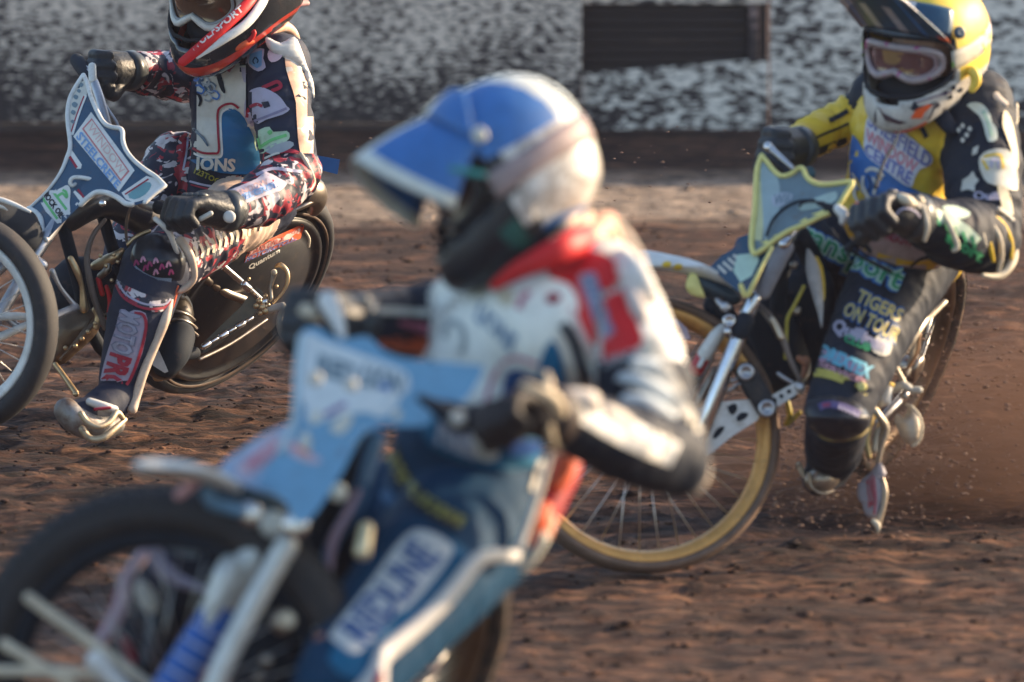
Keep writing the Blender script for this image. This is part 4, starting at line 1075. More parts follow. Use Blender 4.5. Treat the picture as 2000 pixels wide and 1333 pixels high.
# steel shoe
T('steel_shoe', [(128, 800, -.57), (150, 822, -.57), (190, 838, -.55), (228, 830, -.52)], [24, 27, 24, 18], mat('steel_shoe', (.30, .29, .28), .55, .7, dirt=.55, bump=.4), man, n=20, flat=.85)
T('shoe_plate', [(160, 838, -.60), (175, 856, -.60), (200, 856, -.60), (226, 836, -.58), (244, 820, -.55)], [7, 7, 7, 6, 5], mat('bright_steel', (.60, .48, .32), .5, .6, dirt=.45, bump=.3), man, n=12)
T('shoe_plate', [(158, 808, -.62), (170, 824, -.62), (192, 834, -.62), (214, 824, -.6), (228, 806, -.58), (240, 818, -.56)], [6, 6, 5, 6, 6, 5], mat('bright_steel', (.72, .60, .40)), man, n=12)
T('boot_strap', [(175, 785, -.56), (205, 795, -.56), (225, 800, -.55)], [8, 9, 7], WHITE, man, n=12); T('boot_strap', [(185, 800, -.585), (215, 797, -.575)], 3, CRIM, man)
# back collar / wind flap
T('neck_brace', [(505, 74, -.12), (530, 58, -.10), (556, 52, -.04), (575, 70, .0), (580, 100, .02)], [10, 12, 12, 12, 8], mat('sunlit_apricot', (.66, .40, .27)), man, n=14, flat=.8)  # rim-lit collar, its warm light painted in apricot
T('neck_brace', [(450, 100, -.2), (480, 84, -.2), (500, 76, -.16), (515, 72, -.12)], [6, 7, 8, 6], ORANGE, man, n=12)
T('shoulder_loop', [(465, 84, -.2), (480, 66, -.2), (496, 62, -.2), (490, 76, -.2), (470, 90, -.2)], 5, RED, man, n=10)
R.plate('back_flap', [(520, 72), (548, 84), (575, 72), (590, 100), (600, 130), (612, 160), (614, 192), (604, 180), (585, 130), (560, 118), (540, 108), (522, 92)], lambda x, y: -.17+.0004*(x-520), .012, WHITE, man, sm=3, inflate=.011)
T('red_scarf', [(505, 28, -.06), (530, 18, .0), (570, 8, .05), (600, 6, .08)], [9, 9, 9, 6], mat('scarf', (.50, .28, .28)), man, n=12, flat=.6); T('red_scarf', [(500, 10, -.02), (540, 2, .05), (590, -6, .1)], [14, 14, 10], CAMO2, man, n=12)
R.plate('blue_tail_flag', [(609, 302), (664, 312), (659, 341), (612, 329)], .10, .012, MIDB, man, sm=0)
# helmet
HL = [mat('helmet_black', (.014, .020, .028), .22, coat=.8, dirt=.1, bump=0), mat('helmet_red', (.55, .05, .03), .25, coat=.8, dirt=.1, bump=0), mat('helmet_white', (.70, .68, .62), .3, coat=.6, dirt=.15, bump=0), RED]
def cf(a, e):
    if a < -8 or True:
        t = e+.18*(abs(a)-60)*0
        if e < -52: return 2
        if e < -48: return 1
        if e < -40: return 0
        if e < -33: return 1
    return 0 if e < 30 else 2
gog = dict(frame=WHITEP, lens=mat('amber_lens', (.10, .055, .035), .12, coat=1, dirt=.05, bump=0), strap=mat('strap_white', (.55, .55, .55)), inner=GREYP, edge=WHITEP)
pk = dict(len=.12, fn=lambda u, v: 0, mats=[HL[0]], screw=CHROME)
H, pt, hb, fr = helmet(R, man, hc, hf, hu, 1.22, HL, cf, pk, gog)
T('chin_band', [(356, 122, -.36), (395, 90, -.36), (440, 50, -.34), (480, 12, -.3), (505, -20, -.25)], [9, 11, 11, 11, 8], RED, H, n=14, flat=.5)
T('chin_band', [(385, 112, -.36), (430, 82, -.35), (480, 48, -.32), (510, 10, -.27), (520, -10, -.2)], [4, 8, 9, 9, 8], WHITE, H, n=14, flat=.5)
hz = bvh_of([o for o in H.children if o.name.startswith('chin_band')]+[H])
text(R, hz, 'WULFSPORT', [(366, 90), (470, 10), (477, 20), (373, 103)], WHITE, H, .004, .03)
eyes(R, man, (455, -55, -.12), hf, hu)
# ================================================================== YELLOW RIDER
R = Rider(940)
gl = R.p(1450, 1090, 0); gl.z = 0
bike = thing('speedway_motorcycle', gl, 'leaning speedway motorcycle with yellow edged front shield and gold rimmed front wheel', 'motorcycle', 'motorcycles in the race')
man = thing('person', gl, 'rider with yellow helmet cover and yellow and blue tabard over a black suit', 'person', 'riders in the race')
W1, C1, A1 = wheel(R, bike, (1255, 848, -.27), 270, .97, 60, -1, .070, 246, TYRE_T, RIMGOLD, WIRE, ALU, name='front_wheel', knob=False)
W1.name = 'front_wheel'
W2, C2, A2 = wheel(R, bike, (1752, 705, .50), 236, .30, -66, 1, .09, 200, TYRE_M, BRONZE, WIRE, STEEL)
W2.name = 'rear_wheel'

# --- fork
T('fork_tube', [(1362, 866, -.30), (1445, 652, -.31)], 15.5, CHROME, n=24, smooth=1)
T('fork_tube', [(1454, 626, -.31), (1474, 582, -.31)], 15, CHROME, n=24, smooth=1)
T('fork_clamp', [(1446, 648, -.32), (1456, 626, -.32)], 18, BLACKM, n=20, smooth=1)
T('damper', [(1332, 778, -.24), (1360, 722, -.26)], 14, BLACKM, n=18, smooth=1)
T('damper', [(1360, 722, -.265), (1378, 690, -.27)], 15, mat('damper_red', (.50, .03, .04), .35, dirt=.1), n=18, smooth=1)
T('damper', [(1376, 694, -.272), (1398, 658, -.28), (1414, 642, -.28)], [15, 14, 11], WHITEP, n=18, smooth=2)
strip_b = [(1366, 706), (1374, 700)]
T('damper_print', [(1366, 716, -.285), (1372, 704, -.285)], 5, WHITEP, n=8)
D('clamp_bolt', (1424, 627, -.33), 13, CHROME, recess=1); D('clamp_bolt', (1421, 648, -.33), 8, CHROME)
D('clamp_bolt', (1416, 600, -.32), 10, ALU); T('cable_guide', [(1400, 586, -.3), (1412, 598, -.31), (1424, 600, -.31)], [5, 7, 6], ALU)
T('fork_tube', [(1330, 806, -.2), (1385, 700, -.2)], 10, ALU, n=14, smooth=1)
T('lower_strut', [(1340, 830, -.24), (1372, 770, -.24), (1396, 720, -.24)], [7, 8, 6], STEEL)
# --- lower link of drilled aluminium
lp = [(1362, 866), (1374, 826), (1398, 800), (1402, 786), (1468, 780), (1486, 786), (1492, 800), (1478, 822), (1430, 852), (1382, 892), (1370, 884)]
lk = R.plate('link_plate', lp, -.285, .012, ALU, bike)
lb = bvh_of(lk)
for pl in ([(1392, 852), (1402, 836), (1416, 834), (1408, 848), (1396, 858)], [(1438, 816), (1448, 806), (1462, 808), (1456, 818), (1442, 824)], [(1420, 796), (1436, 788), (1440, 800), (1430, 812)]):
    patch(R, lb, pl, BLACKM, lk, .002, 'lightening_hole', sm=2)
R.plate('link_plate', [(1500, 778), (1508, 772), (1556, 746), (1566, 750), (1569, 760), (1560, 768), (1512, 800), (1498, 802), (1490, 792)], -.295, .010, ALU, bike)
ar = bvh_of([o for o in bike.children if o.name.startswith('link_plate')])
for x, y, r in ((1526, 774, 5), (1541, 765, 5), (1556, 757, 4), (1513, 782, 5)):
    patch(R, ar, [(x-r, y), (x, y-r), (x+r, y), (x, y+r)], BLACKM, bike, .002, 'lightening_hole', sm=4)
T('rubber_band', [(1457, 727, -.31), (1498, 798, -.31)], [21, 21], TYRE, n=18, flat=.5, smooth=1)
D('link_bolt', (1457, 727, -.335), 16, ALU, recess=1); D('link_bolt', (1498, 798, -.335), 17, ALU, recess=1)
D('bolt', (1376, 838, -.31), 9, CHROME); D('bolt', (1367, 802, -.30), 7, CHROME); D('bolt', (1563, 757, -.32), 9, ALU)
T('link_arm', [(1520, 730, -.29), (1530, 738, -.29), (1548, 748, -.29)], [4, 5, 4], ALU)
for x, y in ((1434, 742), (1440, 752), (1430, 760)): T('spring_clip', [(x-8, y+6, -.26), (x, y, -.27), (x+10, y-2, -.26)], 4, CHROME)
# --- mudguard, shield, side cover
R.plate('front_mudguard', [(1246, 489), (1270, 490), (1310, 498), (1345, 506), (1388, 522), (1425, 545), (1448, 566), (1444, 572), (1418, 560), (1380, 545), (1338, 536), (1300, 530), (1268, 524), (1254, 510)], lambda x, y: -.30+.0009*abs(y-520), .06, WHITEP, bike, sm=3, inflate=.02)
R.plate('mudguard_inner', [(1340, 536), (1362, 530), (1400, 548), (1440, 570), (1448, 586), (1438, 596), (1420, 596), (1396, 586), (1374, 578), (1352, 560)], -.27, .05, mat('dark_teal_plastic', (.015, .04, .06), .35), bike, sm=3, inflate=.015)
R.plate('mudguard_lip', [(1341, 548), (1348, 535), (1360, 536), (1368, 556), (1377, 580), (1370, 582), (1350, 576), (1340, 562)], -.30, .02, YELP, bike, sm=3, inflate=.01)
mg = bvh_of([o for o in bike.children if o.name.startswith('front_mudguard')])
for x, y in ((1302, 516), (1324, 521)): patch(R, mg, [(x-10, y+4), (x-2, y-6), (x+10, y-2), (x+4, y+7)], YEL, bike, .002, 'print', sm=2)
zf = lambda x, y: -.30-.0006*(x-1560)-.0008*(y-400)
R.plate('fork_cover', [(1386, 522), (1410, 500), (1432, 486), (1440, 466), (1500, 440), (1520, 470), (1470, 560), (1452, 580), (1440, 568), (1420, 552)], lambda x, y: zf(x, y)+.02, .004, SLATE, bike)
fc = bvh_of([o for o in bike.children if o.name.startswith('fork_cover')])
for i in range(5): strip(R, fc, [(1392+i*10, 526-i*7), (1406+i*12, 540-i*6)], 6, OFFW, bike, .002, 'zebra_print')
patch(R, fc, [(1432, 530), (1440, 498), (1480, 494), (1482, 510), (1468, 540), (1446, 552)], flat('mint', (.50, .66, .56)), bike, .003, 'print', sm=1)
T('cover_edge', [(1508, 484, zf(1508, 484)-.01), (1484, 530, -.4), (1459, 578, -.4), (1447, 558, -.4)], [4, 4, 6, 5], YELP, n=10)
out = [(1488, 304), (1498, 316), (1512, 334), (1527, 344), (1545, 340), (1560, 329), (1568, 330), (1576, 346), (1590, 357), (1610, 361), (1640, 358), (1665, 356), (1655, 374), (1640, 398), (1625, 414), (1600, 425), (1570, 440), (1540, 452), (1512, 470), (1492, 486), (1474, 496), (1468, 480), (1469, 450), (1474, 410), (1476, 370), (1479, 330)]
sh = R.plate('front_shield', out, zf, .003, GREY, bike); sb = bvh_of(sh)
T('shield_edge', [(x, y, zf(x, y)-.004) for x, y in out[:15]], 5, YELP, sh, n=12, smooth=3)
T('shield_edge', [(x, y, zf(x, y)-.004) for x, y in [(1628, 414)]+out[15:]+[out[0]]], 5.5, YELP, sh, n=12, smooth=3)
strip(R, sb, [(1622, 412, 12), (1590, 428, 20), (1555, 445, 14), (1520, 463, 12), (1488, 484, 18)], 14, YELP, sh, .002)
strip(R, sb, [(1484, 330, 14), (1486, 370, 18), (1484, 420, 18), (1480, 470, 16)], 16, flat('mint_yellow', (.62, .62, .36)), sh, .0015)
patch(R, sb, [(1486, 320), (1504, 335), (1520, 350), (1524, 400), (1510, 440), (1494, 470), (1490, 420)], flat('pale_aqua', (.34, .44, .46)), sh, .0018, 'panel')
patch(R, sb, [(1508, 384), (1530, 376), (1548, 380), (1540, 398), (1512, 404)], flat('pale_lilac2', (.42, .46, .54)), sh, .0026, 'print', sm=2)
text(R, sb, 'Will', [(1512, 380), (1544, 378), (1542, 398), (1511, 400)], GREY, sh, .0034, .02)
patch(R, sb, [(1560, 400), (1600, 384), (1632, 374), (1634, 390), (1608, 404), (1566, 412)], flat('pale_mint', (.42, .54, .50)), sh, .0026, 'print', sm=2)
T('shield_cable', [(1497, 460, zf(1497, 460)-.02), (1510, 430, zf(1510, 430)-.02), (1532, 408, zf(1532, 408)-.02), (1560, 394, zf(1560, 394)-.02), (1590, 392, zf(1590, 392)-.02)], 3.2, BLACKM, sh, n=8)
T('shield_cable', [(1562, 404, -.36), (1566, 398, -.37), (1582, 394, -.38), (1610, 396, -.38)], 2.4, BLACKM, sh, n=8)
# --- bars
T('handlebar', [(1478, 330, .0), (1508, 308, -.12), (1552, 350, -.24), (1600, 395, -.3), (1660, 425, -.42), (1720, 412, -.46)], 9, BLACKM, n=14)
T('grip', [(1484, 330, .02), (1496, 280, -.02)], 15, BLACKM, n=16); T('grip', [(1690, 420, -.45), (1780, 405, -.46)], 15, BLACKM, n=16)
T('brake_lever', [(1500, 286, -.16), (1514, 298, -.2), (1532, 314, -.24), (1548, 328, -.26)], [9, 6, 5, 4], ALU, n=12)
D('lever_pivot', (1500, 288, -.18), 9, CHROME); D('bar_end', (1580, 338, -.1), 13, mat('teal_rubber', (.02, .09, .12), .4))
T('clutch_lever', [(1598, 398, -.40), (1620, 404, -.42), (1644, 414, -.44), (1650, 430, -.45)], [4, 6, 9, 8], BLACKM, n=12)
T('lever_perch', [(1636, 408, -.45), (1648, 420, -.46), (1646, 434, -.46)], [9, 11, 7], WHITEP, n=14)
D('cable_adjuster', (1673, 402, -.47), 7, ORANGE)
T('kill_switch_cord', [(1758, 252, -.30), (1748, 280, -.34), (1730, 310, -.38), (1720, 335, -.42), (1710, 366, -.46)], [1.6, 2.4, 3, 3.5, 5], BLACKM, man, n=8)
T('clutch_cable', [(1696, 444, -.48), (1680, 460, -.46), (1668, 480, -.46), (1656, 500, -.44)], 3, BLACKM, n=8)
T('lock_strap', [(1654, 486, -.47), (1668, 476, -.47), (1690, 480, -.46), (1700, 492, -.45)], [7, 7, 6, 5], BLACKM, n=10)
T('clutch_cable', [(1608, 430, -.4), (1640, 470, -.44), (1680, 500, -.44), (1740, 530, -.42)], 4, BLACKM, n=8)
# --- frame and engine between fork and leg
T('grey_cover', [(1534, 482, -.32), (1512, 520, -.32), (1490, 572, -.31)], [17, 19, 15], mat('grey_foam', (.26, .27, .31), .8, bump=.6), n=20, flat=.8)
T('fork_tube', [(1530, 478, -.33), (1556, 440, -.3)], 12, CHROME, n=16, smooth=1)
T('frame_tube', [(1540, 470, -.2), (1520, 600, -.16), (1540, 760, -.1)], 16, BLACKM, n=14)
T('frame_tube', [(1560, 460, -.15), (1620, 560, 0), (1700, 640, .2)], 22, BLACKM, n=14)
T('engine_block', [(1500, 610, -.1), (1530, 720, -.08)], [52, 55], BLACKM, n=20)
T('engine_block', [(1570, 560, -.05), (1590, 700, .0)], [60, 60], BLACKM, n=20)
T('frame_tube', [(1400, 596, -.2), (1440, 680, -.18), (1480, 760, -.18)], 28, BLACKM, n=16)
T('exhaust_hose', [(1487, 598, -.27), (1506, 620, -.29), (1526, 654, -.30), (1542, 700, -.30), (1562, 742, -.30)], [4, 5.5, 7, 6, 5], HOSE, n=12)
T('exhaust_clamp', [(1508, 624, -.31), (1518, 642, -.31), (1526, 660, -.315)], [6, 7.5, 6], mat('brass_tone', (.50, .42, .32), .35, .8), n=12)
T('brake_cable', [(1486, 606, -.26), (1508, 636, -.27), (1520, 660, -.27)], 3, STEEL)
T('yellow_pipe', [(1570, 560, -.26), (1552, 596, -.26), (1538, 622, -.26), (1536, 652, -.26), (1534, 700, -.26)], 4, mat('amber_pipe', (.45, .36, .03), .4), n=10)
R.plate('side_blade', [(1576, 485), (1590, 500), (1602, 530), (1608, 580), (1607, 625), (1604, 642), (1598, 615), (1584, 570), (1574, 530)], -.27, .012, mat('grey_white', (.42, .42, .43), .5), bike, sm=2, inflate=.008)
R.plate('side_blade_edge', [(1592, 500), (1606, 520), (1612, 560), (1608, 590)], -.262, .01, YEL, bike, sm=2)
for c, r in (((1550, 518), 8), ((1556, 608), 9), ((1560, 604), 5)): D('engine_bolt', (c[0], c[1], -.22), r, STEEL)
D('engine_bolt', (1573, 706, -.25), 10, mat('rust_orange', (.42, .16, .08), .6)); T('rusty_bracket', [(1560, 700, -.24), (1574, 712, -.24), (1568, 736, -.24)], [6, 8, 4], mat('rust_orange', (.42, .16, .08)))
T('foot_rest', [(1538, 786, -.2), (1542, 812, -.2), (1534, 832, -.2), (1546, 822, -.2), (1562, 806, -.2)], [5, 6, 4, 4, 4], mat('amber_pipe', (.45, .36, .03)), n=10)
R.plate('wheel_flag', [(1292, 625), (1320, 622), (1340, 640), (1349, 664), (1330, 662), (1306, 658)], -.26, .004, flat('pale_pink2', (.58, .46, .52)), bike, sm=1)
T('wheel_flag_print', [(1312, 634, -.268), (1326, 644, -.268), (1318, 654, -.268)], 4, CRIM, n=8)
# --- rear end seen past the leg
OC = mat('rim_lit_ochre', (.50, .38, .16), .45, .3, dirt=.3)
PAL = mat('pale_tube', (.55, .48, .38), .4, .4, dirt=.3)
T('seat_rim_light', [(1866, 528, .12), (1852, 545, .08), (1838, 556, .02), (1828, 580, -.02), (1806, 606, -.08), (1780, 636, -.14), (1752, 664, -.2), (1738, 680, -.24), (1726, 696, -.26), (1715, 720, -.28), (1706, 745, -.29)], [5, 7, 5, 9, 6, 8, 7, 9, 8, 7, 6], OC, man, n=12)  # rim light along the seat and leg edge, modelled as ochre tubing
T('seat_frame', [(1836, 570, .1), (1815, 610, .06), (1790, 650, .0), (1762, 690, -.02), (1738, 716, -.04)], 8, PAL)
T('seat_frame', [(1846, 590, .12), (1800, 640, .06), (1782, 690, .05), (1772, 730, .04)], 5, PAL); T('seat_frame', [(1740, 700, .0), (1764, 744, .02), (1770, 760, .02)], 5, PAL)
T('seat_frame', [(1796, 654, .04), (1790, 690, .04), (1770, 726, .04)], 3.5, mat('rust_tube', (.36, .20, .10), .5, .3)); 
T('rear_fork', [(1770, 770, .0), (1740, 800, -.04), (1716, 824, -.06)], 7, ALU, n=12)
R.plate('number_tag', [(1722, 745), (1744, 752), (1740, 790), (1712, 800), (1710, 770)], -.10, .02, WHITE, bike, sm=1, inflate=.01)
T('number_tag_edge', [(1722, 745, -.13), (1734, 748, -.13), (1744, 753, -.12)], 4, YEL); T('number_tag_edge', [(1712, 800, -.13), (1706, 815, -.13)], 5, YEL)
T('axle', [(1742, 762, -.06), (1764, 754, -.08), (1780, 762, -.08)], [8, 9, 7], OFFW, n=14); T('axle', [(1780, 762, -.08), (1796, 762, -.08)], [7, 7], OFFW, n=14); D('axle_nut', (1766, 774, -.09), 8, STEEL)
R.plate('silencer_plate', [(1764, 788), (1774, 796), (1770, 810), (1762, 816), (1755, 808), (1748, 812), (1748, 826), (1758, 850), (1772, 868), (1786, 870), (1797, 856), (1800, 832), (1794, 808), (1780, 792)], -.07, .02, mat('pinkish_plate', (.58, .50, .40), .4, .3, dirt=.15), bike, sm=2, inflate=.012)
T('silencer_rim', [(1780, 794, -.09), (1795, 812, -.09), (1801, 836, -.085), (1796, 860, -.08), (1782, 872, -.08)], 3, CREAM)
for pts in ([(1704, 800, -.16), (1698, 830, -.16), (1692, 862, -.16), (1698, 892, -.16)], [(1722, 826, -.15), (1712, 850, -.15), (1708, 880, -.15)], [(1712, 760, -.18), (1704, 790, -.18), (1716, 812, -.18), (1730, 836, -.16), (1722, 870, -.15), (1716, 900, -.14)]):  # ochre and pale tubes carry the painted rim light further down
    T('strap', pts, [7, 7, 7, 5][:len(pts)] if len(pts) < 5 else [6, 6, 7, 8, 6, 5], OC if pts[0][0] < 1710 else PAL, bike, n=12)
R.plate('dirt_flap', [(1716, 898), (1722, 906), (1732, 925), (1722, 938), (1726, 960), (1718, 1000), (1716, 1012), (1706, 1013), (1690, 1005), (1684, 985), (1674, 970), (1676, 945), (1694, 928), (1706, 915)], -.10, .006, flat('lilac_grey_flap', (.30, .28, .32)), bike, sm=2, inflate=.008)
fl = bvh_of([o for o in bike.children if o.name.startswith('dirt_flap')])
text(R, fl, 'SUN', [(1692, 940), (1704, 925), (1710, 985), (1696, 992)], CRIM, bike, .003, .02); strip(R, fl, [(1706, 930), (1710, 970), (1708, 1005)], 5, mat('faded_red', (.32, .08, .12)), bike, .003)
T('flap_stay', [(1724, 935, -.1), (1728, 960, -.1), (1726, 985, -.1), (1716, 1020, -.1), (1714, 1042, -.1)], [4, 7, 6, 7, 3], mat('tan_metal', (.40, .32, .24), .4, .5), n=12)
T('flap_stay_tip', [(1706, 1018, -.12), (1714, 1026, -.12), (1716, 1036, -.12)], [5, 6, 3], CREAM)

# --- body
bones = [
 ('torso', (1730, 452, .05), .115, (1800, 470, .06), .115, 0, .004),
 ('torso', (1740, 430, .03), .110, (1762, 330, .02), .110, 0, .004),
 ('torso', (1762, 320, .06), .115, (1790, 235, .02), .115, 0, .004),
 ('torso', (1742, 250, .10), .09, (1835, 245, -.03), .105, 0, .004),
 ('torso', (1712, 196, .16), .065, (1890, 200, -.04), .08, 1, .003),
 ('neck', (1800, 180, .02), .065, (1805, 150, -.06), .06, 1, 0),
 ('head', (1812, 110, -.12), .06, (1812, 80, -.12), .075, 3, 0),
 ('uarm', (1900, 205, -.05), .085, (1920, 330, -.12), .082, 1, .005),
 ('uarm', (1920, 330, -.12), .082, (1926, 460, -.18), .068, 1, .007),
 ('farm', (1926, 465, -.18), .072, (1860, 455, -.32), .066, 1, .008),
 ('farm', (1860, 455, -.32), .066, (1778, 425, -.44), .042, 1, .005),
 ('rarm', (1700, 212, .17), .050, (1620, 250, .16), .042, 2, .007),
 ('rarm', (1620, 250, .16), .042, (1545, 288, .05), .036, 2, .007),
 ('thigh', (1785, 488, .0), .102, (1722, 600, -.14), .090, 1, .005),
 ('thigh', (1722, 600, -.14), .090, (1650, 760, -.32), .072, 1, .004),
 ('knee', (1650, 765, -.32), .072, (1636, 805, -.34), .070, 1, .001),
 ('shin', (1636, 815, -.33), .066, (1628, 880, -.12), .058, 1, .003),
 ('shin', (1628, 880, -.12), .058, (1622, 905, -.02), .050, 1, .002),
 ('foot', (1622, 915, -.03), .044, (1600, 935, -.08), .038, 1, .001),
 ('rthigh', (1730, 480, .12), .10, (1610, 480, .0), .080, 1, .004),
 ('rshin', (1604, 482, .0), .075, (1560, 620, .06), .06, 1, .004),
 ('rshin', (1560, 620, .06), .06, (1530, 740, .08), .05, 1, .004),
]
hf, hu, hc = (-.56, .34, -.76), (.06, -1, -.2), (1808, 84, -.10)
body, B = build_body(R, man, bones, [YEL, BLACKK, YEL, SKIN], .0058, 4, face_extra(R, (1812, 92, -.12), hf, hu, .92), seed=11)
glove(R, man, (1556, 290, .04), (1508, 292, -.04), (-.2, .9, -.1), GLOVE, GLOVE2, 1.12, up=(-.3, -1, -.2), voxel=.004)
glove(R, man, (1782, 424, -.46), (1722, 408, -.52), (-.95, .05, -.2), GLOVE, GLOVE2, 1.2, up=(.1, -1, -.5), voxel=.004)
T('glove_tag', [(1758, 386, -.55), (1772, 392, -.55), (1782, 398, -.53)], [9, 11, 8], CREAM, man, n=14); T('glove_tag', [(1796, 388, -.50), (1804, 398, -.48)], [6, 6], CREAM, man); T('cuff_line', [(1746, 436, -.55), (1750, 420, -.555), (1764, 408, -.555), (1784, 412, -.54), (1796, 424, -.52)], 2.6, LILAC, man, n=8)
# tabard: blue lower chest, yellow upper
patch(R, B['torso'], [(1664, 262), (1690, 300), (1730, 330), (1780, 368), (1820, 382), (1862, 396), (1858, 412), (1800, 404), (1740, 392), (1690, 380), (1660, 350)], MIDB, man, .006, 'tabard_panel', sm=2)
patch(R, B['torso'], [(1690, 385), (1740, 394), (1800, 404), (1858, 410), (1856, 430), (1800, 430), (1700, 420)], flat('royal2', (.015, .08, .34)), man, .0065, 'tabard_panel', sm=2)
patch(R, B['torso'], [(1704, 218), (1724, 226), (1750, 246), (1790, 278), (1818, 302), (1822, 314), (1816, 324), (1796, 332), (1786, 350), (1780, 366), (1760, 358), (1730, 334), (1700, 312), (1688, 296), (1688, 268), (1692, 236)], flat('tabard_logo_white', (.62, .62, .68)), man, .0085, 'logo_panel', sm=2)
LBL = mat('letter_blue', (.16, .18, .46)); LRD = mat('letter_red', (.62, .22, .28))
text(R, B['torso'], 'SHEFFIELD', [(1699, 218), (1822, 304), (1814, 330), (1694, 244)], LBL, man, .0105, .02)
text(R, B['torso'], 'WINDOW', [(1692, 250), (1794, 318), (1786, 341), (1690, 274)], LRD, man, .0105, .02)
text(R, B['torso'], 'CENTRE', [(1690, 278), (1784, 340), (1776, 362), (1688, 300)], LBL, man, .0105, .02)
# lions emblem (loose brush shapes)
for pl in ([(1664, 338, 4), (1672, 356, 7), (1668, 378, 6), (1676, 396, 5)], [(1690, 336, 5), (1700, 330, 8), (1716, 334, 8), (1726, 346, 6)], [(1686, 344, 5), (1684, 362, 8), (1692, 380, 8), (1700, 394, 5)], [(1704, 346, 4), (1710, 360, 8), (1706, 380, 6)]):
    strip(R, B['torso'], pl, 6, OFFW, man, .009, 'print')
strip(R, B['torso'], [(1672, 348), (1680, 372), (1676, 390)], 3, YEL, man, .010, 'print'); strip(R, B['torso'], [(1694, 342), (1700, 360), (1694, 376)], 2.5, NAVY, man, .0105, 'print'); strip(R, B['torso'], [(1712, 342), (1722, 352)], 3, YEL, man, .0105, 'print')
# lower tabard tail
tl = R.plate('tabard_tail', [(1646, 430), (1660, 424), (1690, 430), (1740, 440), (1800, 452), (1836, 470), (1842, 492), (1838, 520), (1812, 528), (1770, 524), (1730, 512), (1690, 494), (1664, 470), (1650, 448)], lambda x, y: -.30+.00055*(x-1646)+.0006*(y-430), .01, mat('tail_pinkwhite', (.50, .42, .44), .7, bump=.4), man, sm=3, inflate=.02)
tb2 = bvh_of(tl)
strip(R, tb2, [(1650, 436, 8), (1668, 468, 9), (1700, 494, 12), (1740, 510, 16), (1790, 520, 18), (1838, 512, 22)], 12, YEL, tl, .003)
strip(R, tb2, [(1776, 524), (1800, 506), (1834, 502)], 5, BLACKK, tl, .004)
text(R, tb2, 'NDOW', [(1728, 452), (1784, 468), (1782, 484), (1730, 468)], mat('letter_crimson', (.36, .03, .09)), tl, .004, .03)
strip(R, tb2, [(1722, 446, 5), (1760, 452, 8), (1800, 462, 5)], 7, MIDB, tl, .003)
patch(R, B['torso'], [(1868, 360), (1876, 362), (1880, 400), (1876, 420), (1852, 420), (1854, 396)], mat('tail_pinkwhite', (.50, .42, .44)), man, .009, 'panel', sm=2)
# collar & checker
T('collar', [(1830, 210, -.14), (1848, 240, -.16), (1862, 252, -.16), (1882, 236, -.12)], [18, 16, 13, 10], BLACKK, man, n=14, flat=.5)
patch(R, B['torso'], [(1791, 236), (1800, 238), (1814, 266), (1806, 272), (1796, 252)], BLACKK, man, .010, 'print', sm=0)
for kk in ('torso', 'uarm'):
    patch(R, B[kk], [(1868, 240), (1884, 226), (1898, 240), (1900, 262), (1886, 280), (1872, 264)], BLACKK, man, .009, 'panel', sm=2)
    for x, y in ((1880, 246), (1894, 252), (1872, 254), (1888, 264), (1880, 274)): patch(R, B[kk], [(x-5, y), (x, y-6), (x+5, y), (x, y+6)], OFFW, man, .0102, 'checker', sm=1)
    patch(R, B[kk], [(1888, 206), (1906, 200), (1922, 206), (1934, 224), (1938, 240), (1946, 250), (1948, 272), (1930, 277), (1922, 250), (1912, 226)], flat('mint_white', (.50, .56, .50)), man, .007, 'badge', sm=2)
    strip(R, B[kk], [(1920, 216), (1930, 240), (1938, 266)], 6, flat('soft_green', (.30, .46, .38)), man, .0085, 'print')
patch(R, B['uarm'], [(1914, 306), (1930, 294), (1958, 290), (1976, 300), (1986, 330), (1988, 372), (1960, 366), (1930, 358), (1918, 342), (1912, 322)], flat('warm_white', (.62, .60, .52)), man, .006, 'badge', sm=2)
strip(R, B['uarm'], [(1930, 332), (1920, 312), (1930, 304), (1952, 302), (1958, 312), (1960, 330)], 5, YEL, man, .008, 'print')
strip(R, B['uarm'], [(1936, 328), (1938, 314), (1948, 314), (1950, 330)], 5, LILAC, man, .008, 'print')
patch(R, B['uarm'], [(1880, 352), (1892, 344), (1900, 334), (1906, 346), (1912, 352), (1904, 362), (1904, 374), (1890, 370), (1876, 374)], OFFW, man, .006, 'badge', sm=1)
text(R, B['uarm'], 'Quill', [(1900, 374), (1954, 376), (1954, 390), (1902, 390)], LILAC, man, .006, .04); strip(R, B['uarm'], [(1944, 398), (1960, 402)], 8, DGREEN, man, .006)
patch(R, B['uarm'], [(1948, 360), (1970, 372), (1980, 420), (1986, 480), (1974, 470), (1962, 430), (1954, 392)], mat('pale_yellow_cloth', (.66, .58, .40)), man, .006, 'panel', sm=2)
patch(R, B['uarm'], [(1962, 215), (1974, 230), (1984, 270), (1990, 320), (1984, 330), (1974, 290), (1964, 262), (1958, 240)], mat('pale_yellow_cloth', (.66, .58, .40)), man, .006, 'panel', sm=2)
T('shoulder_lace', [(1984, 205, -.06), (1986, 225, -.08), (1984, 240, -.1), (1972, 252, -.12)], [5, 3, 4, 5], CREAM, man, n=8)
T('back_seam', [(1966, 230, -.10), (1962, 255, -.13), (1976, 280, -.12), (1990, 300, -.08), (1993, 330, -.06)], [8, 9, 7, 5, 4], CREAM, man, n=12)
patch(R, B['torso'], [(1935, 190), (1960, 190), (1972, 204), (1962, 222), (1948, 218)], flat('peach_white', (.60, .52, .44)), man, .006, 'badge', sm=2)
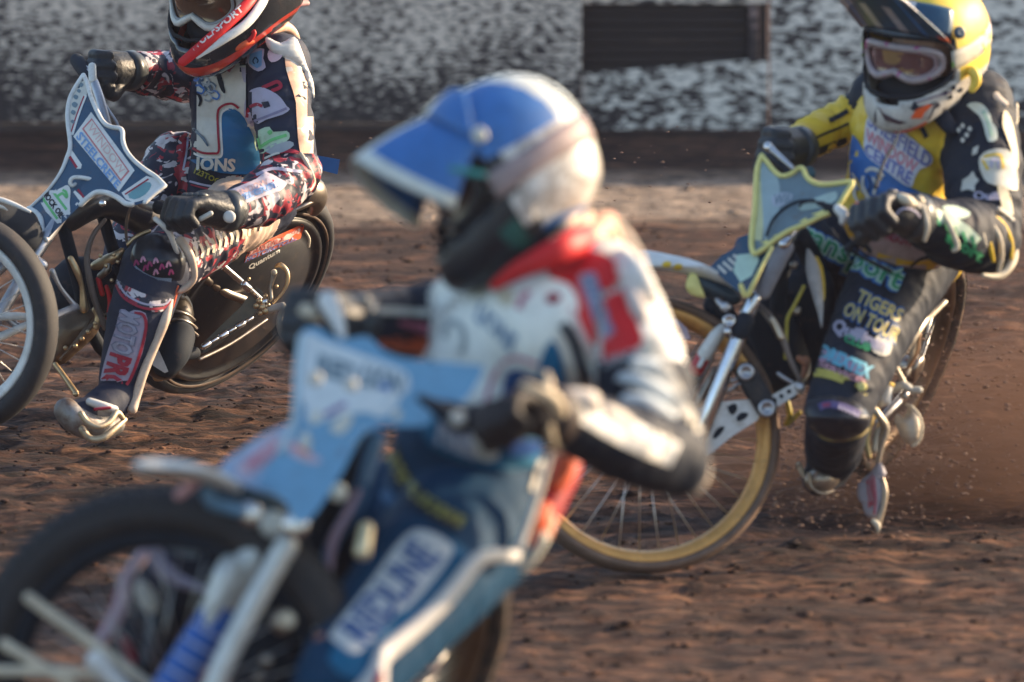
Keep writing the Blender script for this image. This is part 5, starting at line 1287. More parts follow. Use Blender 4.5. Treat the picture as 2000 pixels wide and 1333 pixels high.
T('shoulder_pad', [(1905, 164, -.1), (1925, 174, -.1), (1944, 196, -.12), (1962, 204, -.12)], [10, 14, 14, 8], flat('peach_white', (.60, .52, .44)), man, n=14, flat=.8)
# forearm
strip(R, B['farm'], [(1804, 408, 16), (1840, 424, 22), (1880, 448, 24), (1910, 474, 20)], 20, flat('mint_sleeve', (.44, .56, .46)), man, .006, 'badge')
for i in range(6): strip(R, B['farm'], [(1812+i*17, 416+i*9), (1820+i*17, 430+i*11)], 6, DGREEN, man, .008, 'print')
text(R, B['farm'], 'sport', [(1852, 448), (1924, 494), (1916, 514), (1846, 470)], DGREEN, man, .0085, .05)
for pts, mm in (([(1802, 400, -.50), (1812, 440, -.51), (1806, 470, -.50)], CREAM), ([(1836, 410, -.42), (1854, 440, -.44), (1870, 480, -.44), (1862, 490, -.44)], CREAM), ([(1880, 418, -.34), (1910, 440, -.35), (1925, 480, -.34)], CREAM), ([(1900, 414, -.30), (1950, 430, -.27), (1974, 470, -.24), (1976, 505, -.24)], YEL), ([(1908, 430, -.32), (1930, 470, -.32), (1940, 510, -.30)], YEL), ([(1950, 408, -.27), (1976, 430, -.22), (1986, 460, -.2)], OFFW), ([(1924, 420, -.31), (1950, 460, -.30), (1956, 500, -.28), (1950, 530, -.27)], CREAM)):
    T('sleeve_fold', pts, [4]+[5.5]*(len(pts)-2)+[4], mm, man, n=10, flat=.7)
T('elbow_edge', [(1962, 440, -.2), (1980, 490, -.2), (1972, 520, -.22), (1950, 540, -.24), (1920, 538, -.27)], [6, 9, 9, 7, 4], CREAM, man, n=12)
# right sleeve black lines
strip(R, B['rarm'], [(1546, 286), (1580, 276), (1610, 262), (1640, 250), (1672, 234)], 5, BLACKK, man, .004)
strip(R, B['rarm'], [(1560, 306), (1600, 296), (1640, 280), (1680, 268)], 14, BLACKK, man, .004)
strip(R, B['rarm'], [(1620, 236), (1640, 226), (1670, 208)], 10, BLACKK, man, .004)
# thigh lettering
def tx(s, x0, y0, x1, y1, h, m_, k='thigh', off=.006, b=.04, sh_=0, bend=0):
    L_ = math.hypot(x1-x0, y1-y0); nx_, ny_ = -(y1-y0)/L_*h, (x1-x0)/L_*h
    return text(R, B[k], s, [(x0, y0), (x1, y1), (x1+nx_, y1+ny_), (x0+nx_, y0+ny_)], m_, man, off, b, sh_, bend=bend)
for k in ('thigh', 'torso', 'rthigh'):
    tx('Transport', 1538, 412, 1774, 528, 44, MIDB, k, .006, .12)
    tx('Transport', 1540, 413, 1773, 529, 42, flat('mint_lt', (.42, .62, .52)), k, .0075, .07)
    tx('Transport', 1541, 415, 1772, 530, 40, DGREEN, k, .009, .01)
tx('TIGERS', 1680, 564, 1768, 606, 27, BLUE, off=.006, b=.09); tx('TIGERS', 1681, 565, 1767, 607, 25, mat('tiger_yellow', (.60, .50, .16)), off=.008, b=.02)
tx('ON TOUR', 1656, 588, 1764, 645, 29, BLUE, off=.006, b=.09); tx('ON TOUR', 1657, 589, 1763, 645, 27, mat('tiger_yellow', (.60, .50, .16)), off=.008, b=.02)
tx('Quillinan', 1632, 622, 1738, 666, 24, LILAC, off=.006, b=.05); tx('CLUB', 1652, 652, 1704, 674, 14, DGREEN, off=.0065, b=.05)
patch(R, B['thigh'], [(1722, 648), (1742, 664), (1738, 692), (1718, 694), (1700, 678)], OFFW, man, .005, 'badge', sm=2)
strip(R, B['thigh'], [(1600, 694), (1640, 700), (1690, 730)], 22, flat('pink_band', (.44, .26, .38)), man, .005, 'badge')
tx('DREXTEX', 1608, 674, 1708, 718, 24, flat('aqua_letter', (.14, .42, .56)), off=.007, b=.06); tx('SERVICES', 1602, 704, 1694, 744, 10, flat('pink_letter', (.56, .30, .36)), off=.007, b=.03)
for k in ('thigh', 'knee'):
    strip(R, B[k], [(1572, 730), (1600, 728), (1640, 738), (1696, 766)], 17, mat('knee_yellow', (.50, .42, .08)), man, .006)
kp = R.plate('knee_guard', [(1570, 792), (1590, 778), (1630, 774), (1670, 784), (1694, 806), (1696, 830), (1680, 850), (1640, 862), (1600, 850), (1576, 826)], lambda x, y: -.45+.00030*abs(x-1634)+.0005*abs(y-815), .05, KNEE, man, sm=3, inflate=.03)
kb_ = bvh_of(kp)
strip(R, kb_, [(1600, 796), (1620, 790), (1650, 796), (1680, 810)], 14, flat('purple_print', (.09, .08, .20)), kp, .002, 'print'); strip(R, kb_, [(1606, 792), (1622, 790)], 8, mat('dull_crimson', (.26, .04, .09)), kp, .003, 'print')
for i in range(6): patch(R, kb_, [(1638+i*7, 794+i*3), (1642+i*7, 792+i*3), (1642+i*7, 798+i*3), (1638+i*7, 800+i*3)], LILAC, kp, .0032, 'checker', sm=0)
T('knee_piping', [(1600, 850, -.40), (1620, 860, -.41), (1650, 860, -.41), (1680, 852, -.40), (1696, 838, -.38)], 2.5, mat('ochre_line', (.30, .22, .06)), man, n=8)
D('knee_stud', (1684, 756, -.40), 9, YELP, man); T('knee_clip', [(1676, 814, -.43), (1686, 812, -.42), (1694, 816, -.40)], [4, 6, 4], CREAM, man); T('knee_clip', [(1668, 834, -.43), (1678, 832, -.42)], [4, 4], OFFW, man)
# steel shoe low in the dirt
T('steel_shoe', [(1588, 940, -.12), (1606, 936, -.12), (1622, 928, -.1)], [20, 27, 22], mat('muddy_shoe', (.34, .28, .22), .35, .7, dirt=.4), man, n=24)
T('shoe_strap', [(1560, 908, -.1), (1566, 920, -.1), (1572, 934, -.1)], [6, 6, 3], CREAM, man, n=12); T('shoe_rim', [(1580, 925, -.14), (1584, 950, -.14), (1604, 964, -.14), (1626, 960, -.12)], 3.5, mat('tan_metal', (.40, .32, .24)), man, n=10)
T('boot_buckle', [(1598, 908, -.12), (1610, 906, -.12)], [5, 5], LILAC, man)

# helmet with cloth cover
HL = [mat('helmet_teal', (.010, .030, .06), .4, coat=.2, dirt=.15, bump=0), mat('helmet_cover_yellow', (.80, .58, .08), .5, dirt=.06, bump=.5, scale=14, var=.15), mat('helmet_muddy_white', (.54, .52, .48), .45, dirt=.3, bump=.15, dcol=(.10, .08, .08), col2=[((.04, .035, .05), 13, .60), ((.60, .58, .55), 9, .56)]), mat('helmet_underside', (.03, .02, .03), .4), mat('helmet_orange', (.80, .12, .03), .35, dirt=.1)]
def cf(a, e):
    if abs(a) > 50 and e > -22 and not (a < 0 and e > -22 and a > -50):
        if abs(a) > 66 - max(0, e)*.25: return 1
    if e > 44 + (12 if abs(a) < 35 else 0) and abs(a) > 20: return 1
    if e > 60: return 1
    if e < -54: return 3
    if e < -18:
        if -30 < a < -4 and -50 < e < -40: return 4
        return 2
    return 0 if e > 0 else 2
gog = dict(frame=mat('goggle_frame_pink', (.36, .30, .31), .35, dirt=.3, col2=[((.36, .06, .20), 24, .60)], bump=0), lens=mat('amber_lens2', (.13, .06, .06), .12, coat=1, dirt=.1, bump=0, col2=[((.30, .18, .08), 16, .60)]), strap=mat('strap_print', (.60, .56, .46), .6, col2=[((.30, .55, .12), 20, .55), ((.55, .42, .50), 16, .60)]), inner=mat('seal_grey', (.30, .22, .24), .5), edge=BLACKM, a=48, e=15)
PK = [mat('peak_dark', (.020, .075, .14), .35, coat=.3, dirt=.12, bump=0), mat('peak_grey', (.46, .46, .50), .3, coat=.5, dirt=.15, bump=0), mat('peak_blue', (.03, .17, .46), .3, coat=.5, bump=0), mat('peak_white', (.62, .62, .62), .35, coat=.4, bump=0), HL[4]]
def pf(u, v):
    if v < 0:
        return 3 if (abs(u) < .30 and v < -.3) else (1 if abs(u) < .36 and v < -.25 else 0)
    if v > .86: return 1
    if abs(abs(u)-.62) < .05: return 2
    if u > .5 and v > .5: return 1
    if u < -.8 and v < .12: return 4
    if abs(abs(u)-.25) < .05 and v < .5: return 1
    return 0
pk = dict(len=.135, fn=pf, mats=PK, screw=mat('dark_screw', (.05, .09, .13), .4, dirt=.05), rise=1.15, droop=.0, w=56, e0=30, e1=56)
H, pt, hb, fr = helmet(R, man, hc, hf, hu, 1.03, HL, cf, pk, gog)
T('cover_tie', [(1884, 138, -.16), (1900, 140, -.18), (1906, 158, -.18), (1898, 176, -.18)], [6, 11, 11, 7], HL[1], H, n=14)
eyes(R, man, (1812, 92, -.12), hf, hu, .92)
hz = bvh_of(H)
patch(R, hz, [(1778, 232), (1790, 214), (1812, 204), (1822, 206), (1806, 220), (1800, 232)], HL[4], H, .003, 'chin_print', sm=1)
patch(R, hz, [(1786, 196), (1794, 208), (1810, 206), (1830, 198), (1812, 214), (1788, 218), (1778, 214)], BLACKK, H, .0025, 'chin_print', sm=1)
patch(R, hz, [(1712, 205), (1726, 222), (1750, 234), (1772, 240), (1756, 244), (1728, 236)], mat('dark_plum', (.06, .03, .045), .5), H, .0025, 'chin_print', sm=1)
for x, y in ((1846, 182), (1856, 190), (1862, 172), (1876, 176), (1834, 174), (1852, 168)):
    patch(R, hz, [(x-5, y+2), (x, y-5), (x+5, y-2), (x+2, y+5)], BLACKK, H, .0025, 'mud_spot', sm=2)
strip(R, hz, [(1790, 200), (1830, 188), (1860, 180)], 3, mat('dull_purple2', (.14, .10, .18), .5), H, .003, 'chin_print')
for q in ([(1900, 290), (1912, 284), (1908, 300), (1898, 304)], [(1936, 402), (1950, 398), (1952, 410), (1938, 412)]):
    patch(R, B['uarm'], q, OFFW, man, .006, 'badge', sm=1)
patch(R, B['farm'], [(1840, 404), (1866, 402), (1896, 416), (1880, 428), (1856, 422)], flat('mint_sleeve', (.44, .56, .46)), man, .007, 'badge', sm=2)
strip(R, B['uarm'], [(1880, 412, 5), (1910, 418, 8), (1946, 430, 6)], 6, LILAC, man, .006)
# ================================================================== MIDDLE RIDER (nearest, out of focus)
R = Rider(1174)
gl = R.p(700, 1740, 0); gl.z = 0
bike = thing('speedway_motorcycle', gl, 'nearest leaning speedway motorcycle with pale blue front shield and blue fork gaiter', 'motorcycle', 'motorcycles in the race')
man = thing('person', gl, 'nearest rider with blue and white helmet, white tabard and teal trousers', 'person', 'riders in the race')
W1, C1, A1 = wheel(R, bike, (328, 1362, -.25), 406, .96, 70, 1, .080, 314, TYRE, BLACKM, WIRE, ALU, name='front_wheel', nsp=36)
W1.name = 'front_wheel'
W2, C2, A2 = wheel(R, bike, (742, 1350, .42), 352, .44, -56, 1, .10, 275, TYRE_M, BRONZE, WIRE, STEEL, nsp=36)
W2.name = 'rear_wheel'
CLAY = mat('sunlit_clay_tread', (.62, .50, .36), .7, dirt=.1, bump=.5)  # clay on the sunward knobs only, rim light painted in as cream
mb = MB(); u = (Vector((0, 0, 1))-A2*A2.z).normalized(); w_ = A2.cross(u)
for k in range(74):
    for row in (-1, 0):
        a = 2*math.pi*(k+(.5 if row == 0 else 0))/74; rd = u*math.cos(a)+w_*math.sin(a)
        if rd.dot(VR) < .1: continue
        mb.box(C2+rd*(352/R.ppm+.004)+A2*(row*.03), (A2.cross(rd), A2, rd), (.011, .017, .010))
o = mb.build('sunlit_clay_on_tread', CLAY, W2, smooth=False); o['kind'] = 'stuff'
# thick straight stays low on the left
T('fork_brace', [(56, 1168, -.3), (110, 1208, -.3), (186, 1262, -.3), (300, 1345, -.3)], 11, CREAM, n=14, smooth=1)
T('fork_brace', [(8, 1258, -.3), (60, 1290, -.3), (140, 1340, -.3)], 11, CREAM, n=14, smooth=1)
T('fork_brace', [(-40, 1312, -.3), (60, 1312, -.3), (180, 1318, -.3), (240, 1340, -.3)], 11, CREAM, n=14)
T('fork_brace', [(186, 1290, -.32), (210, 1318, -.32), (250, 1350, -.32)], [20, 18, 14], WHITEP, n=14)
# --- fork
WT = mat('fork_white', (.60, .62, .60), .35, .2, dirt=.15)
T('fork_tube', [(392, 1250, -.32), (448, 1150, -.33), (536, 1036, -.33)], [30, 32, 26], WT, n=24)
T('fork_tube', [(418, 1160, -.33), (440, 1110, -.33), (450, 1096, -.33)], [18, 18, 14], WT, n=20)
T('fork_tube', [(410, 1380, -.40), (430, 1310, -.40), (500, 1170, -.40), (560, 1064, -.40)], 22, WT, n=24)
D('fork_cap', (533, 1024, -.38), 26, WT); D('fork_cap', (577, 1026, -.42), 26, CHROME); D('fork_cap', (489, 1004, -.38), 24, CHROME)
T('fork_crown', [(480, 1010, -.33), (530, 1030, -.34), (580, 1046, -.36)], [24, 26, 24], BLACKM, n=20)
# ribbed blue gaiter with pale lines
GT = T('fork_gaiter', [(432, 1186, -.33), (398, 1240, -.34), (352, 1320, -.34), (330, 1360, -.34)], [27, 34, 38, 40], flat('gaiter_blue', (.030, .13, .46), .45), n=24)
gb = bvh_of(GT)
for i in range(5):
    x = 404-i*17; y = 1236+i*29
    T('gaiter_rib', [(x-26, y-18, -.375), (x, y-2, -.385), (x+30, y+14, -.37)], 4, flat('gaiter_line', (.34, .40, .60)), GT, n=8)
R.plate('fork_shroud', [(420, 1110), (455, 1090), (478, 1110), (456, 1160), (430, 1200), (405, 1240), (396, 1220), (404, 1160)], -.36, .02, WT, bike, sm=2, inflate=.015)
for c, r, m_ in (((660, 962), 18, WHITEP), ((560, 1212), 17, CREAM), ((552, 1214), 24, STEEL), ((640, 1345), 22, CREAM), ((600, 1318), 16, STEEL), ((520, 1290), 12, STEEL), ((505, 1322), 10, STEEL)):
    D('bolt', (c[0], c[1], -.36 if m_ is STEEL else -.38), r, m_)
T('chain_tensioner', [(622, 1228, -.36), (636, 1262, -.36), (676, 1288, -.36), (700, 1292, -.36)], [10, 12, 10, 8], ALU, n=14)
D('tensioner_end', (628, 1250, -.40), 13, mat('rust_orange', (.42, .16, .08)))
T('exhaust_port', [(716, 1032, -.42), (708, 1080, -.43)], [14, 16], mat('polished_cream', (.74, .62, .40), .3, .6, dirt=.05), n=20, smooth=1)
# dark core: frame, engine, far side
T('frame_tube', [(620, 930, -.2), (600, 1050, -.18), (640, 1200, -.14), (700, 1340, -.1)], 30, BLACKM, n=16)
T('frame_tube', [(700, 860, -.2), (660, 1000, -.15), (640, 1140, -.1)], 40, BLACKM, n=16)
T('engine_block', [(520, 1130, -.05), (560, 1330, -.05)], [90, 110], BLACKM, n=24)
T('engine_block', [(620, 1100, .0), (640, 1300, .0)], [80, 90], BLACKM, n=24)
T('fork_yoke', [(440, 960, -.25), (520, 990, -.28), (600, 1010, -.3)], [30, 38, 30], BLACKM, n=18)
T('blue_frame_tube', [(740, 850, -.30), (722, 900, -.30), (700, 980, -.28), (650, 1060, -.22), (620, 1180, -.2), (660, 1260, -.2)], [14, 16, 14, 12, 14, 12], flat('frame_blue', (.03, .12, .26)), n=14)
T('pale_pipe', [(700, 960, -.32), (668, 1020, -.34), (648, 1060, -.34), (644, 1110, -.33)], [6, 7, 8, 6], flat('pink_grey', (.30, .22, .30)), n=12)
T('pale_pipe', [(742, 862, -.33), (730, 900, -.33), (716, 940, -.33)], [9, 10, 7], flat('grey_blue_pipe', (.16, .26, .40)), n=12)
# --- mudguard and nose panels
R.plate('front_mudguard', [(258, 906), (290, 896), (340, 898), (390, 908), (440, 926), (470, 948), (466, 962), (430, 952), (380, 938), (330, 930), (280, 924)], lambda x, y: -.50+.0010*abs(y-915), .05, flat('cream_white', (.62, .61, .56), .4), bike, sm=3, inflate=.03)
R.plate('mudguard_lip', [(338, 966), (360, 946), (396, 930), (404, 938), (372, 962), (350, 978)], -.44, .03, flat('salmon', (.62, .34, .34)), bike, sm=2, inflate=.015)
T('brake_pipe', [(398, 946, -.42), (414, 980, -.42), (446, 992, -.42), (470, 1000, -.42)], [14, 15, 13, 12], mat('dusty_blue', (.10, .22, .34), .4), n=14)
T('under_nose', [(420, 960, -.34), (480, 980, -.34), (540, 1000, -.34)], [26, 30, 28], mat('dark_teal_plastic', (.015, .04, .06)), n=18)
zf = lambda x, y: -.36-.00055*(x-700)-.0008*(y-750)
PALE = flat('pale_blue_plastic', (.17, .36, .52), .42, dirt=.25)
sp = R.plate('nose_panel', [(436, 904), (470, 880), (510, 852), (556, 830), (590, 826), (600, 860), (560, 960), (520, 966), (470, 944), (430, 930)], lambda x, y: zf(x, y)+.02, .004, flat('pale_blue_white', (.36, .46, .60), .4), bike, sm=2)
out = [(588, 650), (602, 640), (622, 640), (640, 652), (660, 662), (690, 660), (714, 656), (732, 668), (750, 686), (790, 700), (850, 706), (918, 712), (944, 716), (936, 740), (918, 770), (900, 786), (862, 782), (846, 800), (838, 828), (800, 834), (750, 832), (716, 846), (700, 862), (670, 920), (636, 975), (606, 1014), (590, 1022), (572, 1012), (560, 984), (524, 956), (500, 950), (530, 900), (562, 852), (576, 820), (580, 760), (580, 700)]
sh = R.plate('front_shield', out, zf, .004, PALE, bike, sm=2); sb = bvh_of(sh); nb = bvh_of(sp)
T('shield_edge', [(x, y, zf(x, y)-.004) for x, y in ((590, 660), (582, 720), (580, 780), (574, 830), (548, 880))], 8, flat('aqua_white', (.46, .60, .66)), sh, n=10)
patch(R, sb, [(596, 650), (630, 664), (700, 690), (760, 712), (796, 730), (800, 758), (780, 776), (740, 790), (700, 800), (640, 790), (600, 800), (586, 760), (586, 700)], flat('pale_grey_panel', (.66, .70, .70)), sh, .002, 'logo_panel', sm=2)
text(R, sb, 'RED', [(622, 692), (700, 716), (692, 752), (616, 728)], GREY, sh, .0035, .05); text(R, sb, 'LION', [(712, 712), (790, 734), (780, 768), (702, 750)], GREY, sh, .0035, .05)
patch(R, sb, [(740, 748), (764, 752), (760, 764), (742, 760)], MIDB, sh, .004, 'print', sm=1)
patch(R, sb, [(600, 800), (660, 780), (740, 792), (780, 776), (770, 800), (740, 816), (720, 806), (660, 812), (610, 830)], flat('pale_white2', (.66, .70, .70)), sh, .0022, 'print')
for q in ([(606, 810), (630, 800), (626, 822), (608, 830)], [(646, 830), (676, 806), (690, 820), (670, 848), (650, 844)], [(696, 856), (712, 838), (718, 850), (700, 872), (686, 876)], [(766, 808), (778, 800), (786, 812), (772, 822)], [(584, 862), (600, 840), (608, 870), (596, 900)]):
    patch(R, sb, q, flat('pale_cream', (.62, .60, .52)), sh, .003, 'print', sm=2)
strip(R, sb, [(634, 812), (654, 800), (676, 788)], 10, flat('dull_purple', (.24, .16, .34)), sh, .0035)
patch(R, sb, [(562, 862), (580, 864), (604, 884), (626, 896), (620, 906), (590, 900), (566, 886)], flat('pale_pink2', (.58, .46, .52)), sh, .003, 'print', sm=2); strip(R, sb, [(572, 872), (590, 880), (606, 890)], 6, ORANGE, sh, .004)
strip(R, nb, [(466, 926), (500, 900), (548, 856)], 34, flat('pale_pink2', (.58, .46, .52)), sp, .002, 'print'); text(R, nb, 'MEGA', [(476, 900), (540, 856), (552, 878), (488, 922)], flat('soft_red', (.62, .26, .32)), sp, .004, .04)
D('nose_bolt', (616, 740, -.50), 14, flat('pale_cream', (.62, .60, .52)), sh); D('nose_bolt', (686, 752, -.50), 13, flat('pale_cream', (.62, .60, .52)), sh)
# --- bars
T('handlebar', [(590, 700, .02), (620, 660, -.10), (700, 740, -.24), (780, 790, -.38), (850, 790, -.46), (960, 815, -.52), (1000, 820, -.52)], 12, BLACKM, n=14)
T('grip', [(560, 640, .02), (612, 606, -.02)], 20, BLACKM, n=16); T('grip', [(900, 820, -.50), (1040, 800, -.54)], 19, BLACKM, n=18)
T('clutch_lever', [(640, 588, -.14), (652, 610, -.16), (662, 636, -.18), (668, 658, -.2)], [20, 18, 12, 8], WHITEP, n=14); T('clutch_lever', [(624, 600, -.13), (640, 622, -.14), (648, 650, -.15)], 12, BLACKM, n=12)
T('bar_end', [(566, 610, .0), (590, 606, -.04), (614, 614, -.06)], [12, 18, 12], CREAM, n=16)
T('lever_bracket', [(820, 778, -.52), (860, 800, -.53), (900, 830, -.54), (930, 800, -.54)], [8, 16, 20, 14], BLACKM, n=14)
D('lever_bolt', (895, 817, -.58), 15, OFFW)
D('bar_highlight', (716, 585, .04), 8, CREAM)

# --- body
bones = [
 ('torso', (880, 985, .08), .125, (950, 975, .0), .120, 3, .003),
 ('torso', (900, 960, .04), .125, (925, 820, -.02), .125, 3, .003),
 ('torso', (935, 800, .02), .12, (990, 680, .0), .118, 0, .003),
 ('torso', (945, 660, .10), .095, (1085, 650, -.08), .115, 0, .003),
 ('torso', (915, 590, .16), .065, (1170, 565, -.06), .090, 0, .002),
 ('neck', (1010, 560, .04), .08, (1005, 480, -.02), .075, 2, 0),
 ('head', (1005, 400, -.02), .06, (1005, 360, -.02), .075, 4, 0),
 ('uarm', (1188, 590, -.06), .085, (1245, 720, -.12), .082, 1, .003),
 ('uarm', (1245, 720, -.12), .080, (1312, 880, -.18), .060, 2, .009),
 ('farm', (1318, 895, -.18), .060, (1210, 862, -.36), .060, 2, .009),
 ('farm', (1210, 862, -.36), .060, (1085, 812, -.50), .043, 2, .006),
 ('rarm', (915, 605, .18), .060, (800, 630, .22), .060, 2, .006),
 ('rarm', (800, 630, .22), .060, (665, 628, .06), .040, 2, .006),
 ('thigh', (930, 1010, -.02), .125, (820, 1140, -.20), .112, 3, .003),
 ('thigh', (820, 1140, -.20), .110, (668, 1330, -.38), .080, 3, .003),
 ('shin', (660, 1345, -.38), .075, (640, 1560, -.30), .055, 3, .003),
 ('foot', (635, 1600, -.30), .045, (560, 1660, -.38), .040, 2, .001),
 ('rthigh', (860, 985, .20), .11, (620, 1060, .16), .09, 3, .002),
 ('rthigh', (620, 1060, .16), .09, (370, 1120, .06), .075, 2, .002),
 ('rshin', (350, 1125, .06), .070, (290, 1260, .05), .062, 2, .004),
 ('rshin', (290, 1260, .05), .060, (240, 1440, .08), .05, 2, .003),
]
hf, hu, hc = (-.82, .46, -.34), (-.45, -.9, .0), (980, 322, -.02)
body, B = build_body(R, man, bones, [OFFW, WHITE, BLACKK, TEALD, SKIN], .0062, 5, face_extra(R, (1003, 352, -.02), hf, hu, 1.0), seed=21)
glove(R, man, (690, 630, .05), (620, 622, -.02), (-.1, 1, -.1), GLOVE, GLOVE2, 1.12, up=(-.1, -1, -.3), voxel=.0045)
glove(R, man, (1078, 812, -.52), (1000, 800, -.58), (-.95, .1, -.2), mat('brown_black_glove', (.020, .016, .018), .6, dirt=.1, bump=.4, spec=.3), mat('dark_pad', (.05, .035, .03), .6), 1.15, up=(.1, -1, -.4), voxel=.0045)
TAN = flat('tan_cuff', (.62, .50, .34))
T('cuff_roll', [(1022, 752, -.66), (1050, 762, -.66), (1082, 782, -.64), (1094, 806, -.62)], [8, 10, 15, 12], TAN, man, n=18)
T('cuff_strap', [(1066, 730, -.42), (1074, 752, -.52), (1070, 790, -.56), (1075, 850, -.56), (1090, 880, -.5)], [6, 8, 7, 9, 6], TAN, man, n=14)
# tabard
patch(R, B['torso'], [(850, 560), (880, 560), (960, 545), (1040, 540), (1110, 555), (1130, 600), (1115, 640), (1080, 700), (1040, 760), (1000, 800), (950, 830), (900, 830), (862, 780), (846, 700)], flat('tabard_white', (.84, .85, .78), .6), man, .007, 'tabard', sm=2)
NB = flat('tabard_navy_blue', (.010, .08, .26))
patch(R, B['torso'], [(984, 740), (996, 724), (1016, 722), (1040, 734), (1052, 744), (1046, 790), (1010, 850), (980, 830)], NB, man, .009, 'tabard_panel', sm=2)
strip(R, B['torso'], [(940, 820), (950, 780), (964, 736), (984, 708), (1012, 700), (1050, 714)], 8, flat('soft_crimson', (.52, .18, .26)), man, .009)
patch(R, B['torso'], [(1060, 690), (1078, 664), (1094, 690), (1104, 740), (1108, 800), (1070, 780), (1050, 740)], TEAL, man, .0085, 'panel', sm=2)
strip(R, B['torso'], [(1090, 650), (1106, 690), (1120, 740), (1126, 780)], 16, OFFW, man, .009)
strip(R, B['torso'], [(1098, 632), (1118, 664), (1134, 710), (1150, 760)], 20, BLACKK, man, .0095, 'panel')
text(R, B['torso'], 'LIONS', [(938, 590), (1012, 660), (1000, 690), (926, 620)], flat('soft_blue_print', (.20, .30, .42)), man, .009, .05)
strip(R, B['torso'], [(868, 660), (874, 634), (890, 630), (902, 644), (906, 670), (900, 690)], 12, flat('soft_grey_print', (.34, .38, .38)), man, .009, 'print')
patch(R, B['torso'], [(1066, 582), (1076, 572), (1090, 574), (1096, 584), (1086, 592), (1070, 592)], CRIM, man, .009, 'print', sm=2)
strip(R, B['torso'], [(1012, 604), (1020, 584), (1034, 570)], 12, flat('soft_crimson', (.52, .18, .26)), man, .009, 'print')
patch(R, B['torso'], [(966, 575), (996, 562), (1004, 590), (984, 600)], flat('cream_print', (.60, .54, .40)), man, .009, 'print', sm=2)
# teal lower tabard and belt letters
patch(R, B['torso'], [(856, 790), (900, 812), (960, 836), (1010, 840), (1060, 860), (1066, 900), (1000, 920), (900, 900), (840, 870), (820, 820)], TEAL, man, .006, 'tabard_panel', sm=2)
patch(R, B['torso'], [(1000, 862), (1062, 864), (1060, 884), (1000, 892)], flat('royal3', (.012, .08, .32)), man, .008, 'panel', sm=2)
text(R, B['torso'], 'FRED', [(860, 812), (955, 850), (946, 900), (850, 862)], flat('grey_lilac_print', (.40, .42, .50)), man, .0085, .08)
patch(R, B['torso'], [(920, 846), (944, 830), (960, 856), (976, 890), (958, 902), (930, 892)], flat('pale_cream', (.62, .60, .52)), man, .0095, 'print', sm=2)
DY = mat('dull_gold_letters', (.40, .36, .06), .5)
for k in ('torso', 'thigh', 'rthigh'):
    strip(R, B[k], [(752, 842, 30), (766, 892, 34), (790, 942, 34), (836, 990, 34), (900, 1024, 34)], 34, BLACKK, man, .007, 'belt')
for i, (s_, x, y, a) in enumerate((('K', 755, 850, 72), ('A', 759, 870, 72), ('R', 765, 890, 68), ('T', 773, 909, 62), ('O', 783, 927, 58), ('I', 795, 943, 50), ('L', 806, 956, 45), ('S', 822, 970, 40), ('Z', 838, 982, 36), ('S', 856, 993, 32), ('W', 874, 1004, 30), ('S', 893, 1014, 28))):
    ca, sa = math.cos(R_(a)), math.sin(R_(a)); w2, h2 = 15, 20
    for k in ('torso', 'thigh', 'rthigh'):
        text(R, B[k], s_, [(x+sa*h2/2, y-ca*h2/2), (x+sa*h2/2+ca*w2, y-ca*h2/2+sa*w2), (x-sa*h2/2+ca*w2, y+ca*h2/2+sa*w2), (x-sa*h2/2, y+ca*h2/2)], DY, man, .0095, .06)
strip(R, B['torso'], [(728, 852), (736, 900), (750, 960), (800, 1010), (880, 1060), (960, 1090)], 22, flat('frame_blue', (.03, .12, .26)), man, .0055, 'panel')
# thigh: teal with white logo and broad white edge
patch(R, B['thigh'], [(800, 1040), (860, 1048), (920, 1080), (900, 1120), (820, 1220), (740, 1310), (700, 1330), (640, 1290), (700, 1180), (760, 1090)], TEAL, man, .004, 'panel', sm=2)
patch(R, B['thigh'], [(800, 1040), (820, 1034), (850, 1042), (880, 1062), (884, 1080), (858, 1120), (820, 1165), (790, 1192), (778, 1196), (740, 1240), (706, 1270), (686, 1276), (650, 1250), (646, 1236), (690, 1180), (736, 1120), (770, 1070)], flat('grey_white_logo', (.56, .57, .58)), man, .0065, 'logo_panel', sm=2)
text(R, B['thigh'], 'REDLINE', [(664, 1226), (808, 1050), (862, 1086), (716, 1262)], flat('logo_mid', (.02, .08, .26)), man, .0085, .03)
T('thigh_piping', [(1010, 1088, -.20), (960, 1086, -.27), (928, 1100, -.30), (880, 1160, -.33), (820, 1220, -.37), (760, 1270, -.42), (744, 1290, -.44), (736, 1340, -.45)], [12, 14, 18, 19, 19, 20, 20, 26], flat('piping_white', (.62, .60, .58), .5), man, n=18, flat=.7)
T('thigh_piping', [(744, 1290, -.44), (720, 1330, -.45), (700, 1350, -.45)], [12, 14, 14], flat('piping_white', (.62, .60, .58)), man, n=14); T('piping_red', [(742, 1318, -.475), (736, 1340, -.475)], 8, CRIM, man, n=12)
# red kidney pad and seat edge at the back
T('back_pad', [(1112, 896, .02), (1096, 930, .0), (1080, 960, -.02), (1062, 1000, -.04), (1046, 1040, -.06)], [28, 34, 34, 34, 28], mat('deep_red_pad', (.40, .02, .03), .5), man, n=18)
for pts, r, mm in (([(1112, 900, -.03), (1104, 930, -.04), (1088, 950, -.05)], 16, ORANGE), ([(1062, 996, -.08), (1050, 1022, -.10), (1034, 1040, -.10), (1040, 1060, -.1)], 18, ORANGE), ([(1074, 1018, -.07), (1060, 1050, -.09), (1030, 1085, -.1)], 14, mat('coral', (.80, .34, .22), .5)), ([(1058, 1052, -.10), (1036, 1086, -.10), (1012, 1108, -.10)], 16, flat('pale_cream', (.62, .60, .52)))):
    T('pad_fold', pts, r, mm, man, n=16)
strip(R, B['torso'], [(1060, 900), (1046, 950), (1030, 1010), (1010, 1070)], 14, OFFW, man, .009)
